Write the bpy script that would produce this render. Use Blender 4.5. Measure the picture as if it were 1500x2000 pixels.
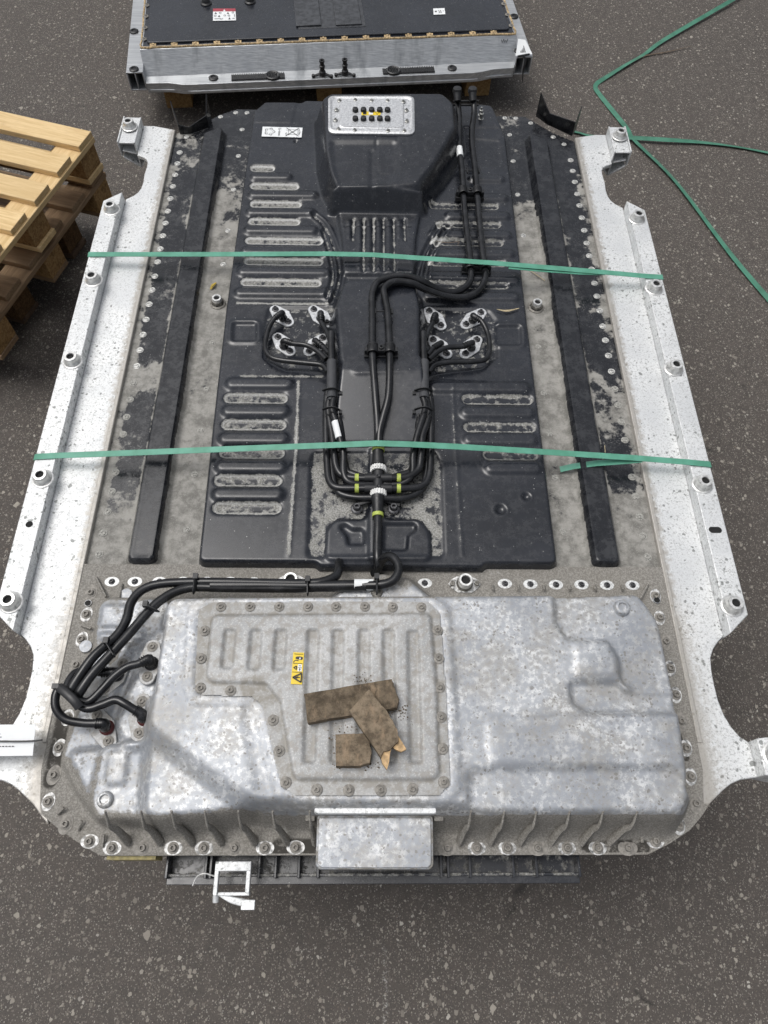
import bpy, math, random
import numpy as np
from mathutils import Vector, Matrix, noise as mnoise
random.seed(7); rng = np.random.default_rng(7)
S = bpy.context.scene
for o in list(bpy.data.objects): bpy.data.objects.remove(o)
COL = S.collection

# ------------------------------------------------------------------ camera
_P, _Y, _R = [math.radians(v) for v in (61.96, 2.78, 2.89)]
CAM = np.array([-.018, 0, 1.996]); FPX = 1400.0
_f = np.array([math.sin(_Y)*math.cos(_P), math.cos(_Y)*math.cos(_P), -math.sin(_P)])
_r = np.array([math.cos(_Y), -math.sin(_Y), 0.0]); _u = np.cross(_r, _f)
_c, _s = math.cos(_R), math.sin(_R); _r, _u = _r*_c+_u*_s, _u*_c-_r*_s
cd = bpy.data.cameras.new('camera'); cam = bpy.data.objects.new('camera', cd); COL.objects.link(cam)
cam.matrix_world = Matrix([[_r[i], _u[i], -_f[i], CAM[i]] for i in range(3)] + [[0, 0, 0, 1]])
cd.sensor_fit = 'VERTICAL'; cd.sensor_height = 36; cd.lens = 36*FPX/2000; cd.clip_start = .02; cd.clip_end = 400
S.camera = cam; S.render.resolution_x = 768; S.render.resolution_y = 1024
def at(x, y, z):            # point of height z seen at photo pixel x, y
    d = _f*FPX + _r*(x-750) - _u*(y-1000)
    p = CAM + d*((z-CAM[2])/d[2]); return (float(p[0]), float(p[1]), float(z))
def P(z, pts): return [at(x, y, z)[:2] for x, y in pts]

# ------------------------------------------------------------------ light (overcast)
SUN_EL, SUN_AZ = math.radians(68), math.radians(-70)     # azimuth from +Y towards +X
w = bpy.data.worlds.new('World'); S.world = w; w.use_nodes = True
nt = w.node_tree; nt.nodes.clear()
sky = nt.nodes.new('ShaderNodeTexSky'); sky.sky_type = 'NISHITA'; sky.sun_disc = False
sky.sun_elevation = SUN_EL; sky.sun_rotation = SUN_AZ; sky.dust_density = 4; sky.air_density = 1
bw = nt.nodes.new('ShaderNodeRGBToBW'); mx = nt.nodes.new('ShaderNodeMix'); mx.data_type = 'RGBA'
mx.inputs['Factor'].default_value = .80
bg = nt.nodes.new('ShaderNodeBackground'); bg.inputs[1].default_value = .15
wo = nt.nodes.new('ShaderNodeOutputWorld')
nt.links.new(sky.outputs[0], bw.inputs[0]); nt.links.new(sky.outputs[0], mx.inputs[6]); nt.links.new(bw.outputs[0], mx.inputs[7])
tcw = nt.nodes.new('ShaderNodeTexCoord'); sxw = nt.nodes.new('ShaderNodeSeparateXYZ'); mrw = nt.nodes.new('ShaderNodeMapRange'); mrw.inputs[3].default_value = .42; mrw.inputs[4].default_value = 1.45
nzw = nt.nodes.new('ShaderNodeTexNoise'); nzw.inputs['Scale'].default_value = 1.6; nzw.inputs['Detail'].default_value = 3; mn = nt.nodes.new('ShaderNodeMapRange'); mn.inputs[1].default_value = .35; mn.inputs[2].default_value = .65; mn.inputs[3].default_value = .8; mn.inputs[4].default_value = 1.15
mw = nt.nodes.new('ShaderNodeMath'); mw.operation = 'MULTIPLY'; vm = nt.nodes.new('ShaderNodeVectorMath'); vm.operation = 'SCALE'      # overcast: cloud brighter overhead than at the horizon
nt.links.new(tcw.outputs['Generated'], sxw.inputs[0]); nt.links.new(sxw.outputs[2], mrw.inputs[0]); nt.links.new(tcw.outputs['Generated'], nzw.inputs[0]); nt.links.new(nzw.outputs[0], mn.inputs[0])
nt.links.new(mrw.outputs[0], mw.inputs[0]); nt.links.new(mn.outputs[0], mw.inputs[1]); nt.links.new(mx.outputs[2], vm.inputs[0]); nt.links.new(mw.outputs[0], vm.inputs['Scale'])
nt.links.new(vm.outputs[0], bg.inputs[0]); nt.links.new(bg.outputs[0], wo.inputs[0])
sl = bpy.data.lights.new('sun', 'SUN'); sl.energy = .75; sl.angle = math.radians(38); sl.color = (1, .97, .93)
so = bpy.data.objects.new('sun', sl); COL.objects.link(so)
sd = Vector((math.sin(SUN_AZ)*math.cos(SUN_EL), math.cos(SUN_AZ)*math.cos(SUN_EL), math.sin(SUN_EL)))
so.rotation_euler = sd.to_track_quat('Z', 'Y').to_euler()
S.view_settings.view_transform = 'Standard'; S.view_settings.look = 'None'; S.view_settings.gamma = 1
S.view_settings.exposure = 0.12
S.render.engine = 'CYCLES'

# heights (metres above the asphalt)
OUT, WIDE, PLATE, COVER, CTOP, FL = .630, .600, .592, .627, .706, .604

# ------------------------------------------------------------------ materials
class NB:
    def __init__(s, name):
        s.m = bpy.data.materials.new(name); s.m.use_nodes = True; s.t = s.m.node_tree; s.t.nodes.clear()
        s.out = s.n('ShaderNodeOutputMaterial'); s.b = s.n('ShaderNodeBsdfPrincipled'); s.l(s.b.outputs[0], s.out.inputs[0])
        g = s.n('ShaderNodeNewGeometry'); s.pos = g.outputs['Position']; s.geo = g
    def n(s, k, **kw):
        x = s.t.nodes.new(k)
        for a, v in kw.items(): setattr(x, a, v)
        return x
    def l(s, a, b): s.t.links.new(a, b)
    def put(s, sock, v):
        if isinstance(v, bpy.types.NodeSocket): s.l(v, sock)
        elif isinstance(v, (tuple, list)): sock.default_value = (*v[:3], 1) if len(sock.default_value) == 4 else v
        else: sock.default_value = v
    def noise(s, scale, detail=4, rough=.55, vec=None, dist=0):
        x = s.n('ShaderNodeTexNoise'); x.inputs['Scale'].default_value = scale; x.inputs['Detail'].default_value = detail
        x.inputs['Roughness'].default_value = rough; x.inputs['Distortion'].default_value = dist
        s.l(vec or s.pos, x.inputs['Vector']); return x.outputs[0]
    def voro(s, scale, vec=None, rnd=1, feature='F1'):
        x = s.n('ShaderNodeTexVoronoi', feature=feature); x.inputs['Scale'].default_value = scale; x.inputs['Randomness'].default_value = rnd
        s.l(vec or s.pos, x.inputs['Vector']); return x
    def ramp(s, v, lo, hi, a=0., b=1., smooth=True):
        x = s.n('ShaderNodeMapRange'); x.interpolation_type = 'SMOOTHSTEP' if smooth else 'LINEAR'
        s.put(x.inputs[0], v)
        for i, q in enumerate((lo, hi, a, b)): s.put(x.inputs[i+1], q)
        return x.outputs[0]
    def math(s, op, a, b=0., c=0.):
        x = s.n('ShaderNodeMath', operation=op); s.put(x.inputs[0], a); s.put(x.inputs[1], b)
        if op == 'MULTIPLY_ADD': s.put(x.inputs[2], c)
        return x.outputs[0]
    def mix(s, f, a, b):
        x = s.n('ShaderNodeMix', data_type='RGBA'); s.put(x.inputs[0], f); s.put(x.inputs[6], a); s.put(x.inputs[7], b); return x.outputs[2]
    def mixf(s, f, a, b):
        x = s.n('ShaderNodeMix', data_type='FLOAT'); s.put(x.inputs[0], f); s.put(x.inputs[2], a); s.put(x.inputs[3], b); return x.outputs[0]
    def scale(s, vec, sc):
        x = s.n('ShaderNodeVectorMath', operation='MULTIPLY'); s.l(vec, x.inputs[0]); x.inputs[1].default_value = sc; return x.outputs[0]
    def warp(s, amt, scale):
        nz = s.n('ShaderNodeTexNoise'); nz.inputs['Scale'].default_value = scale; s.l(s.pos, nz.inputs[0])
        a = s.n('ShaderNodeVectorMath', operation='MULTIPLY_ADD'); s.l(nz.outputs[1], a.inputs[0]); a.inputs[1].default_value = (amt,)*3; s.l(s.pos, a.inputs[2]); return a.outputs[0]
    def bump(s, h, strength=.5, dist=.001):
        x = s.n('ShaderNodeBump'); x.inputs['Strength'].default_value = strength; x.inputs['Distance'].default_value = dist
        s.put(x.inputs['Height'], h); s.l(x.outputs[0], s.b.inputs['Normal'])
    def attr(s, name='dirt'):
        x = s.n('ShaderNodeAttribute', attribute_name=name); return x.outputs['Fac']
    def xyz(s):
        x = s.n('ShaderNodeSeparateXYZ'); s.l(s.pos, x.inputs[0]); return x.outputs
    def fin(s, col, rough, metal=0., spec=None):
        s.put(s.b.inputs['Base Color'], col); s.put(s.b.inputs['Roughness'], rough); s.put(s.b.inputs['Metallic'], metal)
        if spec is not None: s.b.inputs['Specular IOR Level'].default_value = spec
        return s.m

def plain(name, col, rough=.5, metal=0., nz=.25, scale=60, bump=.15, spec=None):
    b = NB(name); v = b.noise(scale, 5); f = b.ramp(v, .3, .7)
    c = b.mix(f, tuple(x*(1-nz) for x in col), tuple(min(1, x*(1+nz)) for x in col))
    if bump: b.bump(v, bump, .0008)
    return b.fin(c, b.ramp(v, .3, .7, max(.02, rough-.08), min(1, rough+.08)), metal, spec)

def m_rail(grime=True, nm='weathered_aluminium'):
    b = NB(nm); x = b.xyz()
    big = b.noise(9, 5); fine = b.noise(260, 4, .7); mid = b.noise(70, 4, .6)
    c = b.mix(b.ramp(big, .3, .7), (.66, .675, .68), (.80, .81, .805))
    c = b.mix(b.math('MULTIPLY', b.ramp(fine, .48, .62, 0, .65), b.ramp(mid, .38, .58, .25, .9)), c, (.36, .365, .36)); c = b.mix(b.math('MULTIPLY', b.ramp(b.noise(150, 5, .8), .54, .60), b.ramp(big, .35, .6, .3, .8)), c, (.30, .305, .295))
    # pitting: dark spots whose size differs
    v = b.voro(95, b.warp(.012, 60)); rs = b.n('ShaderNodeSeparateColor'); b.l(v.outputs['Color'], rs.inputs[0])
    rad = b.ramp(rs.outputs[0], .55, 1, .0, .46, False)
    near = b.ramp(big, .35, .6, .45, 1)
    spot = b.math('MULTIPLY', b.math('GREATER_THAN', b.math('MULTIPLY', rad, near), v.outputs['Distance']), .75)
    c = b.mix(spot, c, (.17, .18, .17))
    # grime along the seam with the cover
    ax = b.math('ABSOLUTE', x[0]); e = b.ramp(b.math('MULTIPLY_ADD', mid, .05, ax), .644, .662, 1, 0)
    yb = b.ramp(x[1], .45, .62, 1, 0); e2 = b.math('MULTIPLY', b.ramp(b.math('MULTIPLY_ADD', mid, .09, ax), .66, .72, 1, 0), b.math('MULTIPLY', yb, b.ramp(mid, .4, .55)))
    g = b.math('MAXIMUM', b.math('MULTIPLY', e, .75), b.math('MULTIPLY', e2, .8))
    if grime: c = b.mix(g, c, (.34, .31, .265))
    b.bump(b.math('MULTIPLY_ADD', spot, -.8, fine), .25, .0006)
    return b.fin(c, b.ramp(mid, .3, .7, .42, .62), .35)
def m_cast():
    b = NB('cast_aluminium'); d = b.attr(); big = b.noise(7, 4); mid = b.noise(48, 5, .7); fine = b.noise(330, 3, .7)
    c = b.mix(b.ramp(big, .35, .65), (.30, .318, .345), (.42, .438, .465)); dz = b.math('MULTIPLY', b.ramp(b.noise(12, 5, .7), .46, .62, 0, .75), b.ramp(b.noise(120, 4, .8), .36, .56, .3, 1)); c = b.mix(dz, c, (.335, .32, .29))
    white = b.math('MULTIPLY', b.ramp(b.noise(95, 6, .8), .47, .58), b.ramp(mid, .36, .52, .25, 1))
    c = b.mix(b.math('MULTIPLY', white, b.ramp(big, .36, .58, .25, .9)), c, (.76, .77, .77)); c = b.mix(b.math('MULTIPLY', b.ramp(b.noise(190, 5, .85), .50, .56), b.ramp(b.noise(13, 4), .38, .62, .15, .8)), c, (.28, .275, .265))
    v = b.voro(150, b.warp(.01, 90)); rs = b.n('ShaderNodeSeparateColor'); b.l(v.outputs['Color'], rs.inputs[0])
    spot = b.math('GREATER_THAN', b.ramp(rs.outputs[0], .45, 1, 0, .46, False), v.outputs['Distance'])
    c = b.mix(b.math('MULTIPLY', spot, b.ramp(mid, .4, .6, .35, .8)), c, (.21, .20, .185))
    dm = b.ramp(b.math('ADD', d, b.math('MULTIPLY_ADD', mid, 1.1, -.55)), .38, .62)
    dc = b.mix(b.ramp(fine, .42, .62), (.175, .162, .140), (.300, .285, .255))
    dc = b.mix(b.ramp(mid, .62, .74, 0, .6), dc, (.48, .48, .46))
    c = b.mix(b.math('MULTIPLY', dm, .93), c, dc)
    c = b.mix(b.math('MULTIPLY', b.ramp(d, 1.2, 1.5), b.ramp(mid, .36, .52)), c, (.045, .041, .035))
    b.bump(b.math('ADD', b.math('MULTIPLY', fine, .6), mid), .3, .0008)
    return b.fin(c, b.mixf(dm, .5, .85), b.mixf(dm, .35, .05))
def m_lid():
    b = NB('dusty_stamped_aluminium'); d = b.attr(); big = b.noise(8, 4); mid = b.noise(60, 5, .7); fine = b.noise(300, 3, .8)
    c = b.mix(b.ramp(big, .3, .7), (.33, .335, .335), (.45, .453, .45))
    c = b.mix(b.ramp(fine, .5, .66, 0, .6), c, (.68, .675, .66))
    c = b.mix(b.math('MULTIPLY', b.ramp(mid, .46, .6), b.ramp(fine, .35, .5, .3, .8)), c, (.30, .285, .26))
    c = b.mix(b.math('MULTIPLY', d, b.ramp(mid, .35, .6, .4, .95)), c, (.25, .235, .205))
    b.bump(fine, .2, .0006); return b.fin(c, .6, .3)
def m_plate():
    b = NB('steel_cover_sheet'); d = b.attr(); big = b.noise(6.5, 5, .6, dist=.6); mid = b.noise(38, 6, .7); fine = b.noise(420, 3, .8)
    blk = b.mix(b.ramp(mid, .4, .7), (.012, .013, .016), (.032, .034, .038))
    dust = b.mix(b.ramp(mid, .35, .65), (.15, .145, .13), (.31, .30, .275))
    dust = b.mix(b.ramp(fine, .55, .7, 0, .6), dust, (.42, .41, .38))
    a = b.math('ADD', b.math('ADD', d, -.6), b.math('MULTIPLY_ADD', big, 1.5, -.75)); a = b.math('ADD', a, b.math('MULTIPLY_ADD', mid, .9, -.45))
    f = b.ramp(a, .44, .58); sp = b.math('MULTIPLY', b.ramp(fine, .60, .68), b.ramp(a, .1, .5, .08, .8))
    c = b.mix(f, blk, dust); c = b.mix(sp, c, (.36, .355, .34))
    b.bump(b.math('ADD', b.math('MULTIPLY', fine, .5), mid), .25, .0007)
    return b.fin(c, b.mixf(f, b.ramp(mid, .4, .6, .16, .34), .72), 0., .5)
def m_black():
    b = NB('black_plastic'); d = b.attr(); big = b.noise(5, 4); mid = b.noise(55, 6, .72); fine = b.noise(480, 3, .85)
    c = b.mix(b.ramp(big, .3, .7), (.010, .0115, .0155), (.019, .0215, .028))
    c = b.mix(b.ramp(mid, .45, .65, 0, .45), c, (.032, .034, .039))
    v = b.voro(260); rs = b.n('ShaderNodeSeparateColor'); b.l(v.outputs['Color'], rs.inputs[0])
    fl = b.math('GREATER_THAN', b.ramp(rs.outputs[0], .955, 1, 0, .28, False), v.outputs['Distance'])
    c = b.mix(b.math('MULTIPLY', fl, .7), c, (.5, .5, .48))
    a = b.math('ADD', d, b.math('MULTIPLY_ADD', mid, 1.5, -.78)); f = b.ramp(a, .48, .66)
    f2 = b.math('MULTIPLY', f, b.ramp(fine, .36, .56, .35, 1))
    dc = b.mix(b.ramp(b.noise(260, 4, .8), .38, .66), (.16, .155, .135), (.50, .495, .465))
    dc = b.mix(b.ramp(d, .7, 1.0, 0, .85), dc, (.70, .70, .68)); dk = b.ramp(d, 1.5, 1.8); dc = b.mix(dk, dc, b.mix(b.ramp(mid, .4, .6), (.16, .15, .125), (.27, .26, .235)))
    c = b.mix(f2, c, dc)
    b.bump(b.math('ADD', b.math('MULTIPLY', fine, .3), b.math('MULTIPLY', f2, .8)), .2, .0007)
    return b.fin(c, b.mixf(f2, b.ramp(mid, .35, .65, .17, .32), .9), 0., .62)
def m_asphalt():
    b = NB('asphalt'); x = b.xyz(); big = b.noise(1.7, 4); mid = b.noise(28, 5, .7); fine = b.noise(420, 3, .8)
    c = b.mix(b.ramp(mid, .3, .7), (.064, .055, .048), (.112, .098, .087))
    c = b.mix(b.ramp(big, .35, .65, 0, .45), c, (.082, .071, .063))
    c = b.mix(b.ramp(fine, .5, .72, 0, .5), c, (.16, .148, .135)); c = b.mix(b.ramp(fine, .5, .3, 0, .6), c, (.03, .027, .025)); c = b.mix(b.ramp(b.noise(170, 5, .8), .46, .36, 0, .75), c, (.026, .023, .021))
    h = b.math('MULTIPLY', fine, .35)
    for sc, thr, mxr, wa, al in ((330, .40, .62, .004, .75), (190, .60, .60, .007, .85), (105, .72, .58, .010, .92), (60, .82, .56, .016, .95), (38, .91, .50, .02, .95)):
        st = b.scale(b.warp(wa, sc*.9), (1, .82, 1)); v = b.voro(sc, st); v.distance = 'MANHATTAN' if sc in (190, 60, 38) else 'EUCLIDEAN'
        rs = b.n('ShaderNodeSeparateColor'); b.l(v.outputs['Color'], rs.inputs[0])
        r = b.ramp(rs.outputs[0], thr, 1, 0, mxr, False)
        m = b.ramp(b.math('SUBTRACT', r, v.outputs['Distance']), 0, .05)
        sc_ = b.mix(rs.outputs[1], (.13, .115, .10), (.38, .35, .30)); sc_ = b.mix(b.ramp(rs.outputs[2], .75, 1, 0, .8), sc_, (.55, .525, .475))
        sc_ = b.mix(b.ramp(rs.outputs[2], .0, .15, .5, 0), sc_, (.19, .13, .10))
        c = b.mix(b.math('MULTIPLY', m, al), c, sc_); h = b.math('MULTIPLY_ADD', m, .5, h)
    oil = b.noise(4.3, 5, .7, dist=1); c = b.mix(b.ramp(oil, .655, .72, 0, .7), c, (.018, .017, .016))
    # faint worn chalk line in front of the pack
    dx = b.math('ABSOLUTE', b.math('ADD', x[0], -at(752, 1920, 0)[0])); ln = b.ramp(b.math('MULTIPLY_ADD', mid, .012, dx), .008, .014, 1, 0)
    ln = b.math('MULTIPLY', ln, b.math('MULTIPLY', b.ramp(x[1], -.17, -.10, 1, 0), b.ramp(b.noise(90, 4, .8), .50, .6)))
    c = b.mix(b.math('MULTIPLY', ln, .8), c, (.45, .44, .42))
    b.bump(h, .9, .0022)
    return b.fin(c, b.ramp(mid, .3, .7, .62, .85), 0, .35)
def m_wood(name, a, c_, dark, knots=.5, rough=.75):
    b = NB(name); tc = b.n('ShaderNodeTexCoord').outputs['Object']
    oi = b.n('ShaderNodeObjectInfo'); off = b.n('ShaderNodeVectorMath', operation='ADD'); b.l(tc, off.inputs[0])
    cmb = b.n('ShaderNodeCombineXYZ'); b.l(b.math('MULTIPLY', oi.outputs['Random'], 31.), cmb.inputs[0]); b.l(b.math('MULTIPLY', oi.outputs['Random'], 17.), cmb.inputs[1]); b.l(cmb.outputs[0], off.inputs[1])
    v = b.scale(off.outputs[0], (1.2, 16, 16)); g = b.noise(3.2, 6, .6, v, 1.4); g2 = b.noise(26, 4, .7, b.scale(off.outputs[0], (1, 12, 12)))
    w_ = b.noise(9, 4, .6, off.outputs[0])
    c = b.mix(b.ramp(g, .3, .68), a, c_); c = b.mix(b.ramp(g2, .5, .75, 0, .4), c, dark)
    c = b.mix(b.ramp(w_, .58, .75, 0, knots), c, dark)
    c = b.mix(b.ramp(oi.outputs['Random'], 0, 1, 0, .35), c, tuple(x*.72 for x in c_))
    b.bump(b.math('ADD', g2, g), .4, .0012); return b.fin(c, rough, 0, .3)
def m_chip(name, a, c_, dk):
    b = NB(name); v = b.voro(170, b.warp(.02, 40)); rs = b.n('ShaderNodeSeparateColor'); b.l(v.outputs['Color'], rs.inputs[0])
    c = b.mix(rs.outputs[0], a, c_); c = b.mix(b.ramp(b.noise(30, 5, .7), .5, .72, 0, .75), c, dk)
    b.bump(b.noise(220, 4, .8), .6, .0015); return b.fin(c, .85, 0, .2)
def m_rotten(k=1., nm='dirty_old_wood'):
    b = NB(nm); mid = b.noise(45, 6, .75); fine = b.noise(260, 4, .8); st = b.noise(60, 4, .7, b.scale(b.pos, (1, .35, 1)))
    c = b.mix(b.ramp(mid, .35, .65), (.075*k, .058*k, .040*k), (.19*k, .15*k, .105*k)); c = b.mix(b.ramp(st, .52, .70, 0, .7), c, (.34, .25, .165))
    c = b.mix(b.ramp(fine, .55, .72, 0, .6), c, (.03, .024, .018)); b.bump(b.math('ADD', mid, fine), .8, .002); return b.fin(c, .85, 0, .25)
def m_strap():
    b = NB('green_strapping'); v = b.noise(30, 4); c = b.mix(b.ramp(v, .3, .7), (.085, .28, .19), (.12, .36, .26))
    d = b.noise(130, 4, .8); c = b.mix(b.ramp(d, .62, .75, 0, .4), c, (.25, .33, .28)); b.bump(b.noise(900, 1), .15, .0003)
    return b.fin(c, .36, 0, .5)
def m_gstrap():
    b = NB('dull_green_strapping'); c = b.mix(b.ramp(b.noise(22, 4), .3, .7), (.045, .16, .105), (.075, .235, .16)); return b.fin(c, .45, 0, .4)
def m_brushed():
    b = NB('brushed_aluminium'); v = b.noise(5, 4, .6, b.scale(b.pos, (1, 60, 60))); w_ = b.noise(4, 4, .6, b.scale(b.pos, (3.2, 1, 1)))
    c = b.mix(b.ramp(v, .3, .7), (.40, .415, .43), (.62, .635, .64)); c = b.mix(b.ramp(w_, .5, .72, 0, .7), c, (.22, .235, .25))
    c = b.mix(b.ramp(b.noise(200, 3, .8), .6, .75, 0, .4), c, (.25, .25, .24)); b.bump(v, .1, .0004)
    return b.fin(c, b.ramp(w_, .3, .7, .3, .5), .6)
M = dict(rail=m_rail(), raw=m_rail(False, 'mottled_aluminium'), cast=m_cast(), lid=m_lid(), plate=m_plate(), black=m_black(), asphalt=m_asphalt(),
 neww=m_wood('new_pine', (.62, .43, .20), (.80, .60, .33), (.34, .20, .085), .3),
 oldw=m_wood('weathered_pine', (.20, .13, .075), (.34, .235, .14), (.07, .045, .03), .6),
 darkw=m_wood('dark_weathered_pine', (.085, .055, .04), (.19, .13, .085), (.03, .02, .015), .6),
 chip=m_chip('chipboard', (.40, .26, .115), (.24, .14, .06), (.12, .07, .03)), chipd=m_chip('dark_chipboard', (.20, .12, .06), (.10, .06, .03), (.03, .02, .012)),
 rotten=m_rotten(), rotten2=m_rotten(1.45, 'lightened_old_wood'), strap=m_strap(), gstrap=m_gstrap(), brushed=m_brushed(),  # rotten2: same old wood painted lighter, standing in for weak shading between the scraps
 freshw=plain('fresh_broken_wood', (.50, .34, .18), .8, 0, .35, 120, .5),
 hose=plain('black_rubber', (.011, .0115, .013), .23, 0, .5, 35, .12), clip=plain('black_nylon', (.014, .0145, .016), .42, 0, .3, 80),
 sleeve=plain('grey_foam_sleeve', (.055, .057, .062), .7, 0, .2, 90), steel=plain('zinc_steel', (.42, .42, .40), .38, .75, .3, 140),
 bolt=plain('dirty_bolt', (.20, .19, .17), .55, .4, .45, 160, .3), dirtb=plain('dusty_bolt', (.27, .255, .23), .75, .15, .3, 160, .3),
 bare=plain('ground_bare_aluminium', (.46, .46, .45), .5, .3, .75, 150, .3), darkb=plain('dark_steel_bolt', (.09, .09, .095), .42, .6, .4, 160),
 bush=plain('machined_bushing', (.72, .72, .70), .35, .6, .2, 120), hole=plain('hole_dark', (.012, .012, .012), .9, 0, .1, 50, 0),
 rivs=plain('rivet_metal', (.50, .50, .48), .45, .5, .45, 300), stone2=plain('dusty_rivet', (.33, .325, .30), .7, .2, .4, 300), clean=plain('clean_bare_aluminium', (.66, .67, .66), .5, .3, .25, 230, .3), oldy=plain('faded_yellow_label', (.40, .34, .15), .6, 0, .3, 120), fit=plain('fitting_aluminium', (.60, .61, .62), .42, .55, .2, 200), paper=plain('white_paper', (.80, .82, .82), .6, 0, .03, 30, 0),
 ink=plain('black_ink', (.02, .02, .025), .6, 0, .1, 30, 0), yellow=plain('yellow_label', (.80, .58, .03), .5, 0, .06, 60, 0),
 red=plain('red_label', (.36, .05, .07), .5, 0, .1, 60, 0), lime=plain('lime_tape', (.42, .50, .10), .5, 0, .15, 90), white=plain('white_collar', (.70, .70, .68), .5, 0, .12, 90),
 seal=plain('tan_sealant', (.42, .31, .17), .7, 0, .6, 150, .4), pad=plain('grey_pad', (.045, .048, .054), .5, 0, .4, 60), tray=plain('grey_tray', (.14, .14, .14), .7, .1, .3, 40), twig=plain('dry_twig', (.13, .095, .065), .8, 0, .4, 60),
 straw=plain('pale_straw', (.42, .35, .22), .8, 0, .3, 60), leaf=plain('yellow_leaf', (.36, .26, .04), .7, 0, .4, 90), stone=plain('pale_stone', (.27, .255, .225), .8, 0, .4, 50, .5),
 redo=plain('red_seal', (.075, .010, .010), .4, 0, .2, 60), tag=plain('tag_plastic', (.62, .62, .60), .6, 0, .2, 90))

# ------------------------------------------------------------------ objects
def props(o, label=None, cat=None, group=None, kind=None):
    for k, v in (('label', label), ('category', cat), ('group', group), ('kind', kind)):
        if v: o[k] = v
    return o
def empty(name, loc, label, cat, group=None, rot=0):
    o = bpy.data.objects.new(name, None); COL.objects.link(o); o.location = loc; o.rotation_euler = (0, 0, rot); o.empty_display_size = .05
    return props(o, label, cat, group)
def wloc(o):
    v = Vector((0, 0, 0))
    while o: v = v + Vector(o.location); o = o.parent
    return v
class MB:
    def __init__(s): s.v = []; s.f = []; s.m = []; s.d = []
    def add(s, vs, fs, mi=0, d=0.):
        k = len(s.v); s.v += [tuple(map(float, p)) for p in vs]; s.f += [tuple(k+i for i in f) for f in fs]; s.m += [mi]*len(fs)
        s.d += list(d) if hasattr(d, '__len__') else [d]*len(vs); return s
    def prism(s, poly, z0, z1, mi=0, inset=0, d=0.):
        a = sum(p[0]*q[1]-q[0]*p[1] for p, q in zip(poly, poly[1:]+poly[:1]))
        if a < 0: poly = poly[::-1]
        n = len(poly); vs = [(x, y, z0) for x, y in poly]+[(x, y, z1) for x, y in poly]
        fs = [tuple(range(n-1, -1, -1)), tuple(range(n, 2*n))]+[(i, (i+1) % n, n+(i+1) % n, n+i) for i in range(n)]
        return s.add(vs, fs, mi, d)
    def box(s, x0, x1, y0, y1, z0, z1, mi=0, d=0.): return s.prism([(x0, y0), (x1, y0), (x1, y1), (x0, y1)], z0, z1, mi, d=d)
    def lathe(s, prof, c=(0, 0, 0), n=20, mi=0, sx=1, sy=1, ax=None):       # prof: (radius, height)
        vs = []; fs = []; k = len(prof)
        for i in range(n):
            t = 2*math.pi*i/n
            for r, z in prof: vs.append(Vector((r*math.cos(t)*sx, r*math.sin(t)*sy, z)))
        for i in range(n):
            j = (i+1) % n
            for q in range(k-1): fs.append((i*k+q, j*k+q, j*k+q+1, i*k+q+1))
        if ax is not None: rq = Vector(ax).to_track_quat('Z', 'Y'); vs = [rq @ v for v in vs]
        return s.add([v+Vector(c) for v in vs], fs, mi)
    def tube(s, pts, r, n=10, mi=0, flat=1., caps=True, sub=6, d=0.):
        p = smooth(pts, sub); rr = [r]*len(p) if not hasattr(r, '__len__') else list(np.interp(np.linspace(0, 1, len(p)), np.linspace(0, 1, len(r)), r))
        vs = []; up = Vector((0, 0, 1)); prev = None
        for i, q in enumerate(p):
            t = (p[min(i+1, len(p)-1)]-p[max(i-1, 0)]).normalized()
            if prev is None:
                a = t.cross(up); a = a.normalized() if a.length > 1e-3 else Vector((1, 0, 0))
            else: a = (prev-t*prev.dot(t)).normalized()
            prev = a; b = t.cross(a)
            for j in range(n):
                th = 2*math.pi*j/n; vs.append(q+a*math.cos(th)*rr[i]+b*math.sin(th)*rr[i]*flat)
        fs = [(i*n+j, i*n+(j+1) % n, (i+1)*n+(j+1) % n, (i+1)*n+j) for i in range(len(p)-1) for j in range(n)]
        if caps: fs += [tuple(range(n-1, -1, -1)), tuple(range((len(p)-1)*n, len(p)*n))]
        return s.add(vs, fs, mi, d)
    def build(s, name, mats, parent=None, bevel=0, seg=2, sharp=38, root=None, local=False):
        me = bpy.data.meshes.new(name); off = Vector((0, 0, 0)) if local else (wloc(parent) if parent else Vector((0, 0, 0)))
        me.from_pydata([tuple(Vector(p)-off) for p in s.v], [], s.f)
        if not isinstance(mats, (list, tuple)): mats = [mats]
        for m in mats: me.materials.append(m)
        me.polygons.foreach_set('material_index', s.m); me.polygons.foreach_set('use_smooth', [True]*len(s.f))
        if any(s.d): a = me.attributes.new('dirt', 'FLOAT', 'POINT'); a.data.foreach_set('value', s.d)
        me.validate(); me.update()
        try: me.set_sharp_from_angle(angle=math.radians(sharp))
        except Exception: pass
        o = bpy.data.objects.new(name, me); COL.objects.link(o)
        if parent: o.parent = parent
        if bevel:
            b = o.modifiers.new('bevel', 'BEVEL'); b.width = bevel; b.segments = seg; b.limit_method = 'ANGLE'; b.angle_limit = math.radians(40)
        return o
def smooth(pts, sub=6):
    p = [Vector(q) for q in pts]
    if len(p) < 3 or sub <= 1: return p
    e = [p[0]*2-p[1]]+p+[p[-1]*2-p[-2]]; out = []
    for i in range(1, len(e)-2):
        a, b, c, d = e[i-1:i+3]
        for k in range(sub):
            t = k/sub; out.append(.5*((2*b)+(c-a)*t+(2*a-5*b+4*c-d)*t*t+(3*b-a-3*c+d)*t**3))
    return out+[p[-1]]
def mirror(pts): return [(-x, y) for x, y in pts][::-1]
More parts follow.
